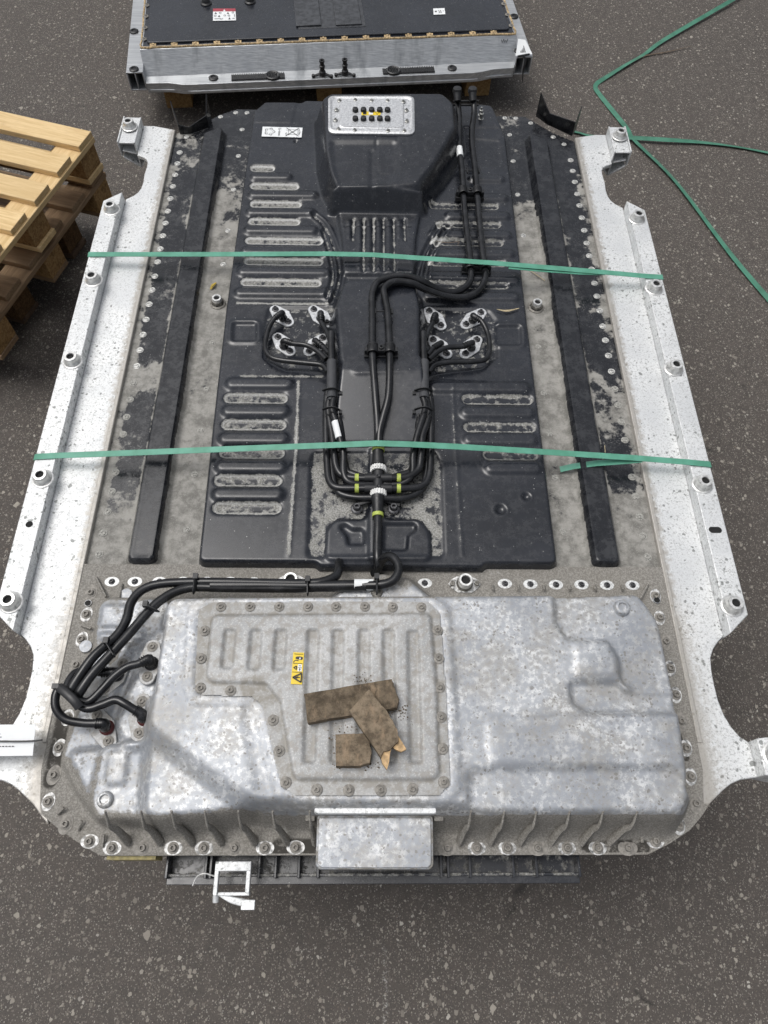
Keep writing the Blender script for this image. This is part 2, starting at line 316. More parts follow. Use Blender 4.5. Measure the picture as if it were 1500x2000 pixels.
def inst(name, mesh, pos, parent, rot=0, sc=1.):
    o = bpy.data.objects.new(name, mesh); COL.objects.link(o); o.parent = parent; o.location = Vector(pos)-wloc(parent)
    o.rotation_euler = (0, 0, rot); o.scale = (sc,)*3; return o
def lib(mb, name, mats, bevel=0):                     # a mesh to be shared by copies
    o = mb.build(name, mats, None); me = o.data; bpy.data.objects.remove(o); return me
def round_poly(poly, r, n=5):
    out = []
    N = len(poly)
    for i in range(N):
        a, b, c = [np.array(poly[(i+k) % N], float) for k in (-1, 0, 1)]
        u = a-b; v = c-b; lu, lv = np.linalg.norm(u), np.linalg.norm(v); u /= lu; v /= lv
        ang = math.acos(max(-1, min(1, float(u@v))))
        if ang > 2.9: out.append(tuple(b)); continue
        t = min(r/math.tan(ang/2), lu*.48, lv*.48); p0 = b+u*t; p1 = b+v*t
        for k in range(n+1):
            s_ = k/n; out.append(tuple((1-s_)**2*p0+2*s_*(1-s_)*b+s_*s_*p1))
    return out

# height-field sheets: pressed and cast surfaces as real relief
class HF:
    def __init__(s, x0, x1, y0, y1, st, z):
        s.nx = int((x1-x0)/st)+1; s.ny = int((y1-y0)/st)+1
        s.X, s.Y = np.meshgrid(np.linspace(x0, x1, s.nx), np.linspace(y0, y1, s.ny)); s.Z = np.full(s.X.shape, float(z)); s.D = np.zeros(s.X.shape); s.st = st
    def sd(s, poly):
        X, Y = s.X, s.Y; d = np.full(X.shape, 1e9); ins = np.zeros(X.shape, bool); n = len(poly)
        for i in range(n):
            ax, ay = poly[i]; bx, by = poly[(i+1) % n]; ex, ey = bx-ax, by-ay; L = ex*ex+ey*ey
            if L < 1e-14: continue
            t = np.clip(((X-ax)*ex+(Y-ay)*ey)/L, 0, 1); d = np.minimum(d, (X-ax-t*ex)**2+(Y-ay-t*ey)**2)
            if ay != by: ins ^= ((ay > Y) != (by > Y)) & (X < (bx-ax)*(Y-ay)/(by-ay)+ax)
        d = np.sqrt(d); return np.where(ins, -d, d)
    def line(s, pts):
        X, Y = s.X, s.Y; d = np.full(X.shape, 1e9)
        for (ax, ay), (bx, by) in zip(pts[:-1], pts[1:]):
            ex, ey = bx-ax, by-ay; L = ex*ex+ey*ey+1e-12; t = np.clip(((X-ax)*ex+(Y-ay)*ey)/L, 0, 1)
            d = np.minimum(d, (X-ax-t*ex)**2+(Y-ay-t*ey)**2)
        return np.sqrt(d)
    @staticmethod
    def S(t): t = np.clip(t, 0, 1); return t*t*(3-2*t)
    def add(s, sd, h, w, dirt=0., dw=None, out=False, lvl=None):
        m = s.S(1-sd/w) if out else s.S(.5-sd/w)
        if lvl is None: s.Z += h*m
        else: s.Z = s.Z*(1-m)+lvl*m
        if dirt: s.D += dirt*s.S(.5-sd/(dw or w))
        return m
    def blur(s, n=1, which='Z'):
        for _ in range(n):
            A = getattr(s, which); B = np.pad(A, 1, mode='edge'); A = (B[:-2, 1:-1]+B[2:, 1:-1]+2*B[1:-1, 1:-1])/4; B = np.pad(A, 1, mode='edge'); A = (B[1:-1, :-2]+B[1:-1, 2:]+2*B[1:-1, 1:-1])/4
            setattr(s, which, A)
    def mesh(s, keep, mb=None, mi=0):
        mb = mb or MB(); idx = -np.ones(s.X.shape, int); k = keep[:-1, :-1] & keep[1:, :-1] & keep[:-1, 1:] & keep[1:, 1:]
        use = np.zeros(s.X.shape, bool); use[:-1, :-1] |= k; use[1:, :-1] |= k; use[:-1, 1:] |= k; use[1:, 1:] |= k
        idx[use] = np.arange(use.sum()); vs = np.c_[s.X[use], s.Y[use], s.Z[use]]
        jj, ii = np.nonzero(k); fs = np.c_[idx[jj, ii], idx[jj, ii+1], idx[jj+1, ii+1], idx[jj+1, ii]]
        return mb.add(vs.tolist(), fs.tolist(), mi, np.clip(s.D[use], 0, 3).tolist())

# decals: flat printed labels; marks are given in the label's own u,v (0..1)
def text_polys(txt):
    c = bpy.data.curves.new('t', 'FONT'); c.body = txt; c.resolution_u = 2; o = bpy.data.objects.new('t', c); COL.objects.link(o)
    bpy.context.view_layer.update(); me = o.evaluated_get(bpy.context.evaluated_depsgraph_get()).to_mesh()
    v = [(p.co.x, p.co.y) for p in me.vertices]; f = [tuple(q.vertices) for q in me.polygons]; o.to_mesh_clear() if hasattr(o, 'to_mesh_clear') else None
    bpy.data.objects.remove(o); xs = [p[0] for p in v]; ys = [p[1] for p in v]
    x0, x1, y0, y1 = min(xs), max(xs), min(ys), max(ys); return [((x-x0)/(x1-x0), (y-y0)/(y1-y0)) for x, y in v], f
def decal(name, c, parent, mats, marks, thick=.0006, label=None):     # c: four corners (3D) TL TR BR BL
    TL, TR, BR, BL = [Vector(p) for p in c]; nrm = (TR-TL).cross(BL-TL).normalized()
    if nrm.z < 0: nrm = -nrm
    def q(u, v, h=0): a = TL.lerp(TR, u); b = BL.lerp(BR, u); return a.lerp(b, v)+nrm*h
    mb = MB(); W = (TR-TL).length; H = (BL-TL).length
    a = [q(0, 0, thick), q(1, 0, thick), q(1, 1, thick), q(0, 1, thick)]; b0 = [q(0, 0, -.0002), q(1, 0, -.0002), q(1, 1, -.0002), q(0, 1, -.0002)]
    mb.add(b0+a, [(3, 2, 1, 0), (4, 5, 6, 7), (0, 1, 5, 4), (1, 2, 6, 5), (2, 3, 7, 6), (3, 0, 4, 7)], 0)
    lay = thick
    for mk in marks:
        lay += .00012; k = mk[0]; mi = mk[1]
        if k == 'r': u0, v0, u1, v1 = mk[2]; mb.add([q(u0, v0, lay), q(u1, v0, lay), q(u1, v1, lay), q(u0, v1, lay)], [(0, 1, 2, 3)], mi)
        if k == 'p': mb.add([q(u, v, lay) for u, v in mk[2]], [tuple(range(len(mk[2])))], mi)
        if k == 'l':
            pts, wd = mk[2], mk[3]
            for (u0, v0), (u1, v1) in zip(pts[:-1], pts[1:]):
                dx, dy = (u1-u0)*W, (v1-v0)*H; L = math.hypot(dx, dy) or 1; ox, oy = -dy/L*wd/2/W, dx/L*wd/2/H
                mb.add([q(u0+ox, v0+oy, lay), q(u1+ox, v1+oy, lay), q(u1-ox, v1-oy, lay), q(u0-ox, v0-oy, lay)], [(0, 1, 2, 3)], mi)
        if k == 't':                      # text in box u0 v0 u1 v1, turn = quarter turns
            (u0, v0, u1, v1), tx, turn = mk[2], mk[3], mk[4]; vs, fs = text_polys(tx); o_ = []
            for x, y in vs:
                if turn == 0: uu, vv = x, 1-y
                elif turn == 1: uu, vv = y, x          # reads downwards
                else: uu, vv = 1-y, 1-x                # reads upwards
                if turn == 1: uu = 1-(1-y)
                o_.append(q(u0+(u1-u0)*uu, v0+(v1-v0)*vv, lay))
            mb.add(o_, fs, mi)
    o = mb.build(name, mats, parent); 
    if label: o['label'] = label
    return o
def circ(u, v, ru, rv, n=14, a0=0, a1=2*math.pi): return [(u+ru*math.cos(a0+(a1-a0)*i/n), v+rv*math.sin(a0+(a1-a0)*i/n)) for i in range(n+1)]

# ================================================================== GROUND
g = MB(); g.add([(-40, -40, 0), (40, -40, 0), (40, 40, 0), (-40, 40, 0)], [(0, 1, 2, 3)]); o = g.build('asphalt_ground', M['asphalt']); props(o, 'grey brown asphalt yard with pale stone chips', 'ground', kind='structure')
g = MB()
for i in range(2600):
    x = rng.uniform(-1.9, 2.0); y = rng.uniform(-.5, 3.6)
    if abs(x) < .6 and .08 < y < 2.1: continue
    r = .0015+.0035*rng.random()**3; n = rng.integers(4, 7); t0 = rng.random()*6; el = rng.uniform(.5, 1)
    ring = [(x+r*math.cos(t0+6.283*k/n)*rng.uniform(.75, 1.2), y+r*el*math.sin(t0+6.283*k/n)*rng.uniform(.75, 1.2)) for k in range(n)]
    vs = [(a, b, -.001) for a, b in ring]+[(x+(a-x)*.6, y+(b-y)*.6, r*.45) for a, b in ring]
    g.add(vs, [(k, (k+1) % n, n+(k+1) % n, n+k) for k in range(n)]+[tuple(range(n, 2*n))])
o = g.build('loose_gravel', M['stone']); props(o, 'small pale stone chips scattered over the asphalt', 'gravel', kind='stuff')

# ================================================================== BATTERY PACK
pk = empty('battery_pack', (0, 1.1, .43), 'large strapped silver and black battery pack with wood scraps on its cast housing', 'battery pack')
# tray body under the covers
mb = MB(); mb.prism([(-.60, .62), (-.60, 2.0), (-.44, 2.13), (.44, 2.13), (.60, 2.0), (.60, .62), (.54, .15), (.46, .085), (-.46, .085), (-.54, .15)], .43, .578); mb.build('tray', M['tray'], pk, .004)

# side rails
def rail(sx):
    f = (lambda p: p) if sx > 0 else mirror
    mb = MB(); fl = lambda pts: f(pts)
    wide = [(.612, 2.056), (.679, 2.073), (.711, 2.073), (.709, 1.935), (.692, 1.927), (.680, 1.918), (.674, 1.904), (.673, 1.885), (.675, 1.849), (.673, 1.815), (.675, 1.790), (.681, 1.772), (.692, 1.757), (.711, 1.742),
            (.711, .461), (.697, .449), (.684, .434), (.675, .417), (.671, .390), (.670, .359), (.671, .330), (.676, .303), (.685, .280), (.697, .262), (.713, .251), (.713, .188), (.680, .184), (.661, .177), (.645, .167), (.614, .143), (.593, .121), (.580, .110), (.607, .20), (.612, .28), (.612, .62)]
    mb.prism(fl(wide), .588, WIDE)
    # raised inner lip beside the sheet
    mb.prism(fl([(.612, 2.05), (.612, .25), (.622, .25), (.622, 2.05)]), .599, WIDE+.003)
    outer = [(.711, 1.734), (.757, 1.697), (.757, .497), (.711, .457)]
    mb.prism(fl(outer), .575, OUT)
    low = [(.713, .253), (.80, .262), (.80, .170), (.713, .188)]; mb.prism(fl(low), .575, OUT)
    o = mb.build('side_rail', M['rail'], pk, .0018)
    o['label'] = 'bright aluminium frame rail along the %s side' % ('right' if sx > 0 else 'left')
    # hollow lug at the far end: extruded profile with webs
    mb = MB(); t = .0042; y0, y1 = 1.953, 2.073
    def wall(a, b):
        (xa, za), (xb, zb) = a, b; dx, dz = xb-xa, zb-za; L = math.hypot(dx, dz); nx, nz = -dz/L*t, dx/L*t
        q = [(xa, za), (xb, zb), (xb+nx, zb+nz), (xa+nx, za+nz)]
        vs = [(sx*x, y0, z) for x, z in q]+[(sx*x, y1, z) for x, z in q]; fs = [(0, 1, 2, 3), (7, 6, 5, 4), (0, 4, 5, 1), (1, 5, 6, 2), (2, 6, 7, 3), (3, 7, 4, 0)]
        mb.add(vs, fs)
    wall((.759, OUT-t), (.711, OUT-t)); wall((.7595, OUT), (.7595, OUT-.048)); wall((.711, OUT-.002), (.7122, OUT-.085)); wall((.7575, OUT-.048), (.7152, OUT-.080)); wall((.755, OUT-.028), (.7155, OUT-.038)); wall((.711, .5985), (.680, .5965)); wall((.711, .552), (.684, .585))
    lg = mb.build('mounting_lug', M['rail'], o, .0008, 1)
    return o
RAIL = {sx: rail(sx) for sx in (-1, 1)}
def bushing():
    mb = MB(); mb.lathe([(.0205, 0), (.0203, .0035), (.0185, .006), (.0170, .008), (.0158, .0110), (.0156, .0175), (.0150, .0196), (.0142, .0203), (.0092, .0205), (.0086, .0198), (.0085, .012)], n=30)
    mb.lathe([(.0086, .0165), (.0083, .0150), (0.0001, .0150)], n=24, mi=1); mb.lathe([(.0235, -.0005), (.0235, .0012), (.0222, .0022), (.0180, .0026)], n=28); return lib(mb, 'bushing', [M['bush'], M['hole']])
BU = bushing()
for sx in (-1, 1):
    for y in (1.660, 1.395, 1.129, .802, .515): inst('bushing', BU, (sx*.7275, y, OUT), RAIL[sx])
    inst('bushing', BU, (sx*.7365, 2.022, OUT), RAIL[sx]); inst('bushing', BU, (sx*.745, .2215, OUT), RAIL[sx], sc=1.25)
# oblong and round holes in the outer strips
for (px, py, sxx) in ((57, 1024, 1), (1397, 1035, 1.9)):
    c = at(px, py, OUT+.0006); mb = MB(); n = 26; rr = .0075
    ring = [(c[0]+rr*math.cos(t)+(rr*(sxx-1)*(1 if math.cos(t) > 0 else -1)), c[1]+rr*math.sin(t), c[2]) for t in [2*math.pi*(k+.5)/n for k in range(n)]]
    ring2 = [(c[0]+(x-c[0])*1.12, c[1]+(y-c[1])*1.15, z-.0003) for x, y, z in ring]
    mb.add(ring, [tuple(range(n))], 1); mb.add(ring2+ring, [(k, (k+1) % n, n+(k+1) % n, n+k) for k in range(n)], 0)
    mb.build('slot_hole', [M['rail'], M['hole']], RAIL[-1 if px < 700 else 1])

# ---- steel cover sheet with long beads
h = HF(-.616, .616, .60, 2.175, .004, PLATE)
out = [(-.612, .600), (.612, .600), (.612, 2.045), (.545, 2.09), (.47, 2.165), (-.44, 2.172), (-.485, 2.145), (-.55, 2.085), (-.612, 2.045)]
so_ = h.sd(out)
for s_ in (-1, 1):
    b = [(s_*.4665, .617), (s_*.517, .617), (s_*.517, 2.02), (s_*.4665, 2.055)]
    if s_ < 0: b = b[::-1]
    h.add(h.sd(round_poly(b, .012)), .027, .010, out=True)
    h.add(h.sd(round_poly([(s_*(abs(x)-.0 if 0 else abs(x)), y) for x, y in b], .012))+.004, -.0015, .006)
h.blur(1)
ax = np.abs(h.X); yy = h.Y; bead = (h.Z > PLATE+.012)
f = np.clip((2.05-yy)/1.45, 0, 1)
D = np.where(ax < .462, .80-.55*np.clip((yy-1.62)/.35, 0, 1), 0)                 # strips beside the centre cover: dusty, wet and black at the far end
D = np.where(ax > .52, .30+.22*f, D)
D = np.where((h.X > .52), .18+.28*f, D)
D = np.where(yy < .74, np.where(bead, D, 1.25), D); D = np.where((yy >= .72) & (yy < .80) & (ax > .52), .6, D)
D = np.where((yy > 1.85) & (ax > .52) & (h.X < 0), .45, D); D = np.where((yy > 1.78) & (h.X > .3), .12+.25*(ax < .45), D)
D = np.where(bead, -.55+.20*((h.X < 0) & (yy < 1.1)), D); edge = np.abs(ax-.458) < .006; D = np.where(edge & (yy < 1.7) & ~bead, 1.1, D); D = np.where((np.abs(ax-.527) < .005) & (yy < 1.8), D+.3, D)
D = np.where((ax > .595) & (yy < 1.9), D+.25, D)
h.D = D+.6; h.blur(1, 'D'); cp = h.mesh(so_ < .004)
cp.prism([(x*.998, y) for x, y in out], PLATE-.012, PLATE-.0015, 0, d=.9)
PL = cp.build('cover_plate', M['plate'], pk); PL['label'] = 'dusty black steel cover sheet with long raised beads'
def rivet():
    mb = MB(); mb.lathe([(.0092, 0), (.0090, .0010), (.0080, .0014), (.0068, .0010), (.0060, .0010), (.0056, .0022), (.0046, .0027), (.0030, .0027), (.0026, .0012), (.0001, .0012)], n=18); return lib(mb, 'rivet', [M['rivs']])
RV = rivet(); RVD = lib(MB().lathe([(.0092, 0), (.0090, .0010), (.0080, .0014), (.0068, .0010), (.0060, .0010), (.0056, .0022), (.0046, .0027), (.0030, .0027), (.0026, .0012), (.0001, .0012)], n=18), 'rivet', [M['stone2']])
ys = np.linspace(.640, 1.96, 27)
for s_ in (-1, 1):
    for y in ys: inst('rivet', RVD if (y < 1.1) else RV, (s_*.589, y+rng.uniform(-.002, .002), PLATE), PL)
    for x, y in ((.578, 2.034), (.548, 2.068), (.485, 2.135), (.44, 2.158), (.405, 2.158), (.413, 2.075), (.413, 1.95), (.413, 1.80), (.413, 1.63), (.413, 1.50), (.413, 1.226), (.411, 1.08), (.411, .96), (.411, .84), (.411, .70)): inst('rivet', RV if y > 1.4 else RVD, (s_*x, y, PLATE), PL, sc=.85)
def hexnut():
    mb = MB(); mb.lathe([(.021, 0), (.0205, .002), (.016, .004)], n=24, mi=0); mb.lathe([(.0155, .003), (.0155, .011), (.0135, .0135), (.010, .0145)], n=6, mi=0)
    mb.lathe([(.0125, .012), (.0122, .021), (.0115, .022), (.0078, .022), (.0074, .0215), (.0073, .018)], n=22, mi=1); mb.lathe([(.0074, .018), (.0001, .018)], n=16, mi=2); return lib(mb, 'hex_nut', [M['bolt'], M['bush'], M['hole']])
HX = hexnut()
for (px, py) in ((423, 582), (1050, 590)): c = at(px, py, PLATE+.02); inst('hex_nut', HX, (c[0], c[1], PLATE), pk, .3)

# ---- centre cover (black pressed plastic)
h = HF(-.40, .405, .597, 2.185, .003, PLATE-.008)
out = [(-.366, .612), (-.374, 1.0), (-.378, 1.312), (-.376, 1.75), (-.373, 2.115), (-.345, 2.157), (-.23, 2.160), (-.22, 2.172), (.33, 2.172), (.358, 2.162), (.387, 2.02), (.385, 1.7), (.381, 1.281), (.380, .9), (.379, .612), (.23, .612), (.222, .603), (-.115, .603), (-.125, .612)]
OC = round_poly(out, .012); so_ = h.sd(OC); h.add(so_, COVER-(PLATE-.008), .013, out=True)
C = COVER
def slot(px0, px1, py, hw=.0115, dep=-.006, w=.009, dirt=.58, ex=0):
    a = at(px0, py, C); b = at(px1, py, C); y = (a[1]+b[1])/2; d = h.line([(a[0], y), (b[0]-(hw if ex else 0), y)]); h.add(d-hw, dep, w, dirt, .007)
    e = np.abs(d-hw); h.D += .95*h.S(1-e/.0042)*(dirt > 0)
def finger(px0, px1, py, hw=.013, hh=.0065, w=.010): a = at(px0, py, C); b = at(px1, py, C); h.add(h.line([(a[0], a[1]), (b[0], (a[1]+b[1])/2)])-hw, hh, w)
# left far group
for x0, x1, y in ((497, 528, 328), (497, 575, 363), (497, 580, 398), (494, 577, 432), (488, 622, 470), (486, 622, 510), (480, 618, 551)): slot(x0, x1, y, .012)
for x0, x1, y in ((500, 560, 346), (496, 610, 381), (492, 605, 415), (488, 610, 450), (482, 632, 491), (476, 632, 531), (470, 640, 572)): finger(x0, x1, y, .0145, .008, .014)
for x0, x1, y in ((449, 550, 777), (445, 547, 829), (440, 544, 884), (431, 538, 938), (428, 536, 992)): slot(x0, x1, y, .0135)
for x0, x1, y in ((455, 560, 750), (448, 552, 803), (442, 550, 857), (436, 546, 912), (430, 540, 966)): finger(x0, x1, y, .0155, .008, .014)
for x0, x1, y in ((845, 966, 402), (860, 970, 438), (850, 975, 473), (846, 980, 513), (842, 985, 556)): slot(x0, x1, y, .011, dirt=.44)
for x0, x1, y in ((925, 975, 350), (920, 982, 387), (880, 985, 422), (850, 988, 459), (845, 994, 495), (842, 1002, 540), (838, 1003, 580)): finger(x0, x1, y, .0145, .007, .013)
for x0, x1, y in ((913, 1030, 780), (917, 1035, 834), (955, 1040, 888)): slot(x0, x1, y, .0125, dirt=.46)
for x0, x1, y in ((850, 1022, 757), (912, 1030, 806), (918, 1035, 859), (960, 1043, 914)): finger(x0, x1, y, .0155, .007, .013)
# zone of the hose fittings
for pts in ([(525, 600), (655, 600), (655, 722), (560, 722), (515, 700), (515, 640)], [(828, 600), (955, 606), (970, 625), (972, 700), (940, 718), (830, 730)]):
    h.add(h.sd(round_poly(P(C, pts), .012)), -.004, .008, .50, .01)
for pts in ([(452, 628), (504, 628), (504, 668), (450, 668)], [(966, 634), (1020, 634), (1022, 676), (967, 676)]):
    q = P(C, pts); s_ = h.sd(round_poly(q, .012)); h.add(s_-.006, .003, .008); h.add(s_+.004, -.007, .008)
h.add(h.line(P(C, [(585, 745), (580, 870), (572, 990), (563, 1085)])), .003, .012); h.D += .95*h.S(1-h.line(P(C, [(583, 745), (578, 870), (570, 990), (563, 1085)]))/.010)
h.D += .75*h.S(1-h.line(P(C, [(882, 745), (888, 870), (895, 990), (901, 1085)]))/.005); h.add(h.line(P(C, [(884, 745), (890, 870), (897, 990), (903, 1085)])), .003, .010)
h.add(h.sd(P(C, [(884, 600), (884, 740), (1068, 930), (1085, 1092), (905, 1092), (890, 880)]))*0+1, 0, .01)
h.D += .9*h.S(1-h.line(P(C, [(462, 592), (640, 594)]))/.008); h.D += .8*h.S(1-h.line(P(C, [(470, 735), (630, 735)]))/.010); h.D += .55*h.S(1-h.line(P(C, [(860, 741), (1010, 741)]))/.006)
# near dusty panel and its relief
pan = h.sd(round_poly(P(C, [(612, 882), (850, 882), (862, 905), (868, 1088), (601, 1088), (607, 900)]), .012)); h.add(pan, -.004, .008, .64, .01)
t1 = h.sd(round_poly(P(C, [(655, 1015), (715, 1015), (722, 985), (745, 985), (752, 1015), (820, 1015), (840, 1040), (843, 1096), (634, 1096), (638, 1035)]), .02)); m1 = h.add(t1, .007, .007); h.D -= .72*h.S(.5-t1/.006)
spine = h.line(P(C, [(731, 885), (731, 1090)])); h.add(spine-.012, .006, .008); h.D -= .6*h.S(.5-(spine-.010)/.008)
cross = h.line(P(C, [(668, 905), (720, 960)])); h.D += .2*h.S(1-cross/.03)+.15*h.S(1-h.line(P(C, [(640, 1000), (690, 985)]))/.03)+.15*h.S(1-h.line(P(C, [(800, 960), (850, 1040)]))/.025)
p1 = h.sd(round_poly(P(C, [(748, 1023), (812, 1023), (812, 1036), (797, 1046), (795, 1075), (747, 1075)]), .007)); h.add(p1, -.008, .005)
p2 = h.sd(round_poly(P(C, [(662, 1028), (675, 1025), (688, 1034), (708, 1034), (712, 1044), (711, 1064), (680, 1064), (678, 1048)]), .006)); h.add(p2, -.008, .005)
for (px, py, r) in ((978, 995, .010), (1028, 970, .008), (578, 276, .006), (535, 262, .0)): 
    if r: c = at(px, py, C); d = np.hypot(h.X-c[0], h.Y-c[1]); h.add(d-r, -.006, .006, .4 if px == 978 else 0, .006); h.add(np.abs(d-r*1.5)-.001, .002, .005)
# far left corner panel and right panel steps
h.add(h.sd(P(C, [(497, 240), (570, 240), (580, 200), (520, 196)])), .002, .006)
q = h.sd(round_poly(P(C, [(925, 270), (975, 275), (978, 322), (925, 325)]), .008)); h.add(q, -.003, .006)
h.add(h.sd(P(C, [(885, 205), (955, 207), (975, 218), (984, 250), (890, 250)])), .003, .006)
# curved grooves either side of the neck
for pts in ([(612, 420), (632, 438), (648, 470), (662, 515), (662, 550), (648, 592)], [(632, 450), (645, 500), (650, 540), (640, 580)], [(858, 440), (838, 475), (822, 510), (812, 545)], [(878, 440), (852, 480), (834, 520), (832, 560)]):
    q = P(C, pts); q = [(v.x, v.y) for v in smooth([(x, y, 0) for x, y in q], 5)]; d = h.line(q); h.add(d-.0055, -.005, .006); h.add(np.abs(d-.011)-.002, .004, .007); h.D += .62*h.S(1-d/.006)+.35*h.S(1-np.abs(d-.012)/.003)
# tunnel: big far hump, neck with vents, near hump
neck = h.sd(round_poly(P(C, [(655, 395), (825, 395), (812, 470), (808, 540), (672, 540), (668, 470)]), .012)); h.add(neck, .010, .012)
HT = .708
big = h.sd(round_poly(P(HT, [(634, 192), (648, 184), (862, 184), (880, 200), (884, 245), (868, 275), (842, 315), (812, 350), (735, 358), (665, 360), (650, 330), (640, 290)]), .02))
flr = np.clip((h.Y-P(C, [(700, 420)])[0][1])/.25, 0, 1)
fw = np.where(h.X > .05, .050, .038)
m = h.S(1-big/fw); y_a = P(HT, [(735, 357)])[0][1]; y_b = P(C+.01, [(735, 417)])[0][1]
tilt = HT-.010*np.clip((at(730, 262, HT)[1]-h.Y)/(at(730, 262, HT)[1]-y_a), 0, 1)            # the top falls gently to the ridge
zz_ = h.Z*(1-m)+tilt*m; xl = at(652, 385, C+.04)[0]; xr = at(822, 385, C+.04)[0]
ms = h.S(1-np.maximum(xl-h.X, h.X-xr)/.022)*(h.Y < y_a+.012); tt = np.clip((y_a-h.Y)/(y_a-y_b), 0, 1); zs = HT-.010-(HT-.010-C-.010)*tt
h.Z = np.where(h.Y < y_a-.002, np.where(h.Y > y_b-.001, h.Z*(1-ms)+np.maximum(zs, C)*ms, h.Z), zz_); h.D *= np.where((h.Y > y_b), 1-np.maximum(m, ms)*.9, 1)
sunk = h.sd(round_poly(P(HT, [(645, 275), (775, 275), (775, 330), (760, 352), (660, 355), (650, 320)]), .015)); h.add(sunk, -.006, .02)
vee = h.line(P(HT, [(727, 290), (727, 360)])); h.add(vee-.004, -.004, .02)
flap = h.sd(round_poly(P(HT, [(735, 265), (776, 265), (776, 318), (768, 333), (742, 333), (735, 322)]), .008)); h.add(np.abs(flap)-.001, -.0025, .006)
for k, px in enumerate((691, 711, 730, 749, 769, 789)):
    lo = 468 if k in (0, 5) else 528
    q = P(C+.01, [(px, 428), (px+(730-px)*-.04, lo)]); d = h.line(q); h.add(d-.0038, -.006, .005); h.D += 1.0*h.S(1-d/.0055)
    q2 = P(C+.01, [(px-9.5, 432), (px-9.5, lo-4)]); h.add(h.line(q2)-.002, .0035, .006)
for py in (441, 514): d = h.line(P(C+.01, [(672, py), (803, py)])); h.add(d-.0015, -.0025, .005); h.D += .35*h.S(1-d/.005)
h.D += .45*h.S(1-h.line(P(C+.01, [(680, 426), (800, 426)]))/.007)
NH = .684
near = h.sd(round_poly(P(NH, [(676, 548), (806, 548), (816, 600), (815, 724), (690, 728), (668, 700), (660, 600)]), .022))
m = h.S(1-near/.028); ramp_y0 = P(NH, [(740, 722)])[0][1]; ramp_y1 = P(C, [(740, 868)])[0][1]
top = h.Z*(1-m)+NH*m
body = h.sd(round_poly(P(C+.004, [(668, 720), (822, 720), (842, 868), (648, 868)])[0:4], .008)); mm = h.S(.6-body/.012)
lin = NH-(NH-C-.010)*np.clip((ramp_y0-h.Y)/(ramp_y0-ramp_y1), 0, 1)
h.Z = np.maximum(top, np.where(mm > 0, h.Z*(1-mm)+lin*mm, top)); h.D *= np.where((h.Z > C+.014), .15, 1)
side = ((h.X > at(628, 870, C)[0]) & (h.X < at(852, 870, C)[0]) & (h.Y > at(700, 880, C)[1]) & (h.Y < at(700, 700, C)[1]))
h.D += -.02
h.D += .22*h.S(1-h.line(P(C, [(620, 840), (600, 870)]))/.05)+.25*h.S(1-h.line(P(C, [(860, 780), (870, 880)]))/.04)+.10*((h.X < 0) & (h.Y > 1.3) & (h.Z < C+.02) & (h.X > -.36))*1.0
h.blur(1); h.blur(1, 'D')
cc = h.mesh((so_ < .016) & ~((h.Z < PLATE-.007)))
CC = cc.build('centre_cover', M['black'], pk, sharp=80); CC['label'] = 'glossy black pressed cover with raised fingers and a central tunnel'
def hz(px, py, guess=C):           # height of the centre cover under a pixel
    z = guess
    for _ in range(8):
        x, y, _z = at(px, py, z); i = int(round((x-h.X[0, 0])/h.st)); j = int(round((y-h.Y[0, 0])/h.st))
        if 0 <= i < h.nx and 0 <= j < h.ny: z = z*.4+float(h.Z[j, i])*.6
    return z
HC = h

# connector plate on the far hump
c = P(HT+.004, [(641, 187), (809, 187), (810, 262), (641, 260)]); mb = MB()
cpz = HT+.002; rp = round_poly(c, .022, 7); mb.prism(rp, cpz-.006, cpz+.002)
cx, cy = np.mean([p[0] for p in c]), np.mean([p[1] for p in c]); rim = lambda k, ky: [(cx+(x-cx)*k, cy+(y-cy)*ky) for x, y in rp]
n = len(rp)
for k0, k1, z0, z1 in ((1.0, .95, .002, .005), (.95, .90, .005, .002), (.76, .73, .002, .0045), (.73, .0, .0045, .0045)):
    a = rim(k0, k0-.03*(k0 < 1)); b = rim(k1, max(k1-.05, 0)); mb.add([(x, y, cpz+z0) for x, y in a]+[(x, y, cpz+z1) for x, y in b], [(i, (i+1) % n, n+(i+1) % n, n+i) for i in range(n)])
CPL = mb.build('connector_plate', M['fit'], pk, sharp=30)
def bolt(hr=.0058, fr=.0095, mats=('bolt',), hh=.006, wash=0, hexa=True):
    mb = MB(); mb.lathe([(fr, 0), (fr, .0012), (fr*.86, .0022), (hr*1.05, .0026)], n=20)
    mb.lathe([(hr, .002), (hr, hh*.85), (hr*.86, hh), (hr*.55, hh), (hr*.45, hh*.45), (.0001, hh*.45)], n=6 if hexa else 18)
    if wash: mb.lathe([(wash, -.001), (wash, .0007), (fr*.9, .0009)], n=22, mi=1, sx=1.0, sy=.72)
    return lib(mb, 'bolt', [M[m] for m in mats])
B_lid = bolt(.0048, .0098, ('dirtb',), .0055, hexa=False); B_con = bolt(.0042, .0066, ('steel',), .006); B_fit = bolt(.0055, .0088, ('darkb',), .0085)
B_fl = bolt(.0060, .0100, ('dirtb', 'bare'), .0075, .0160, hexa=False); B_fl2 = bolt(.0060, .0105, ('dirtb', 'dirtb'), .0075, .0175, hexa=False); B_top = bolt(.0042, .0068, ('darkb', 'clean'), .0065, .0150)
for (px, py) in ((663, 194), (694, 193), (726, 194), (757, 194), (788, 196), (657, 212), (655, 232), (661, 250), (693, 252), (758, 253), (790, 253), (795, 234), (794, 213)): c = at(px, py, cpz+.008); inst('bolt', B_con, (c[0], c[1], cpz+.003), CPL)
mb = MB(); mb.lathe([(.0085, 0), (.0085, .006), (.0075, .0085), (.0055, .0092), (.0001, .0092)], n=18); PLUG = lib(mb, 'plug', [M['clip']])
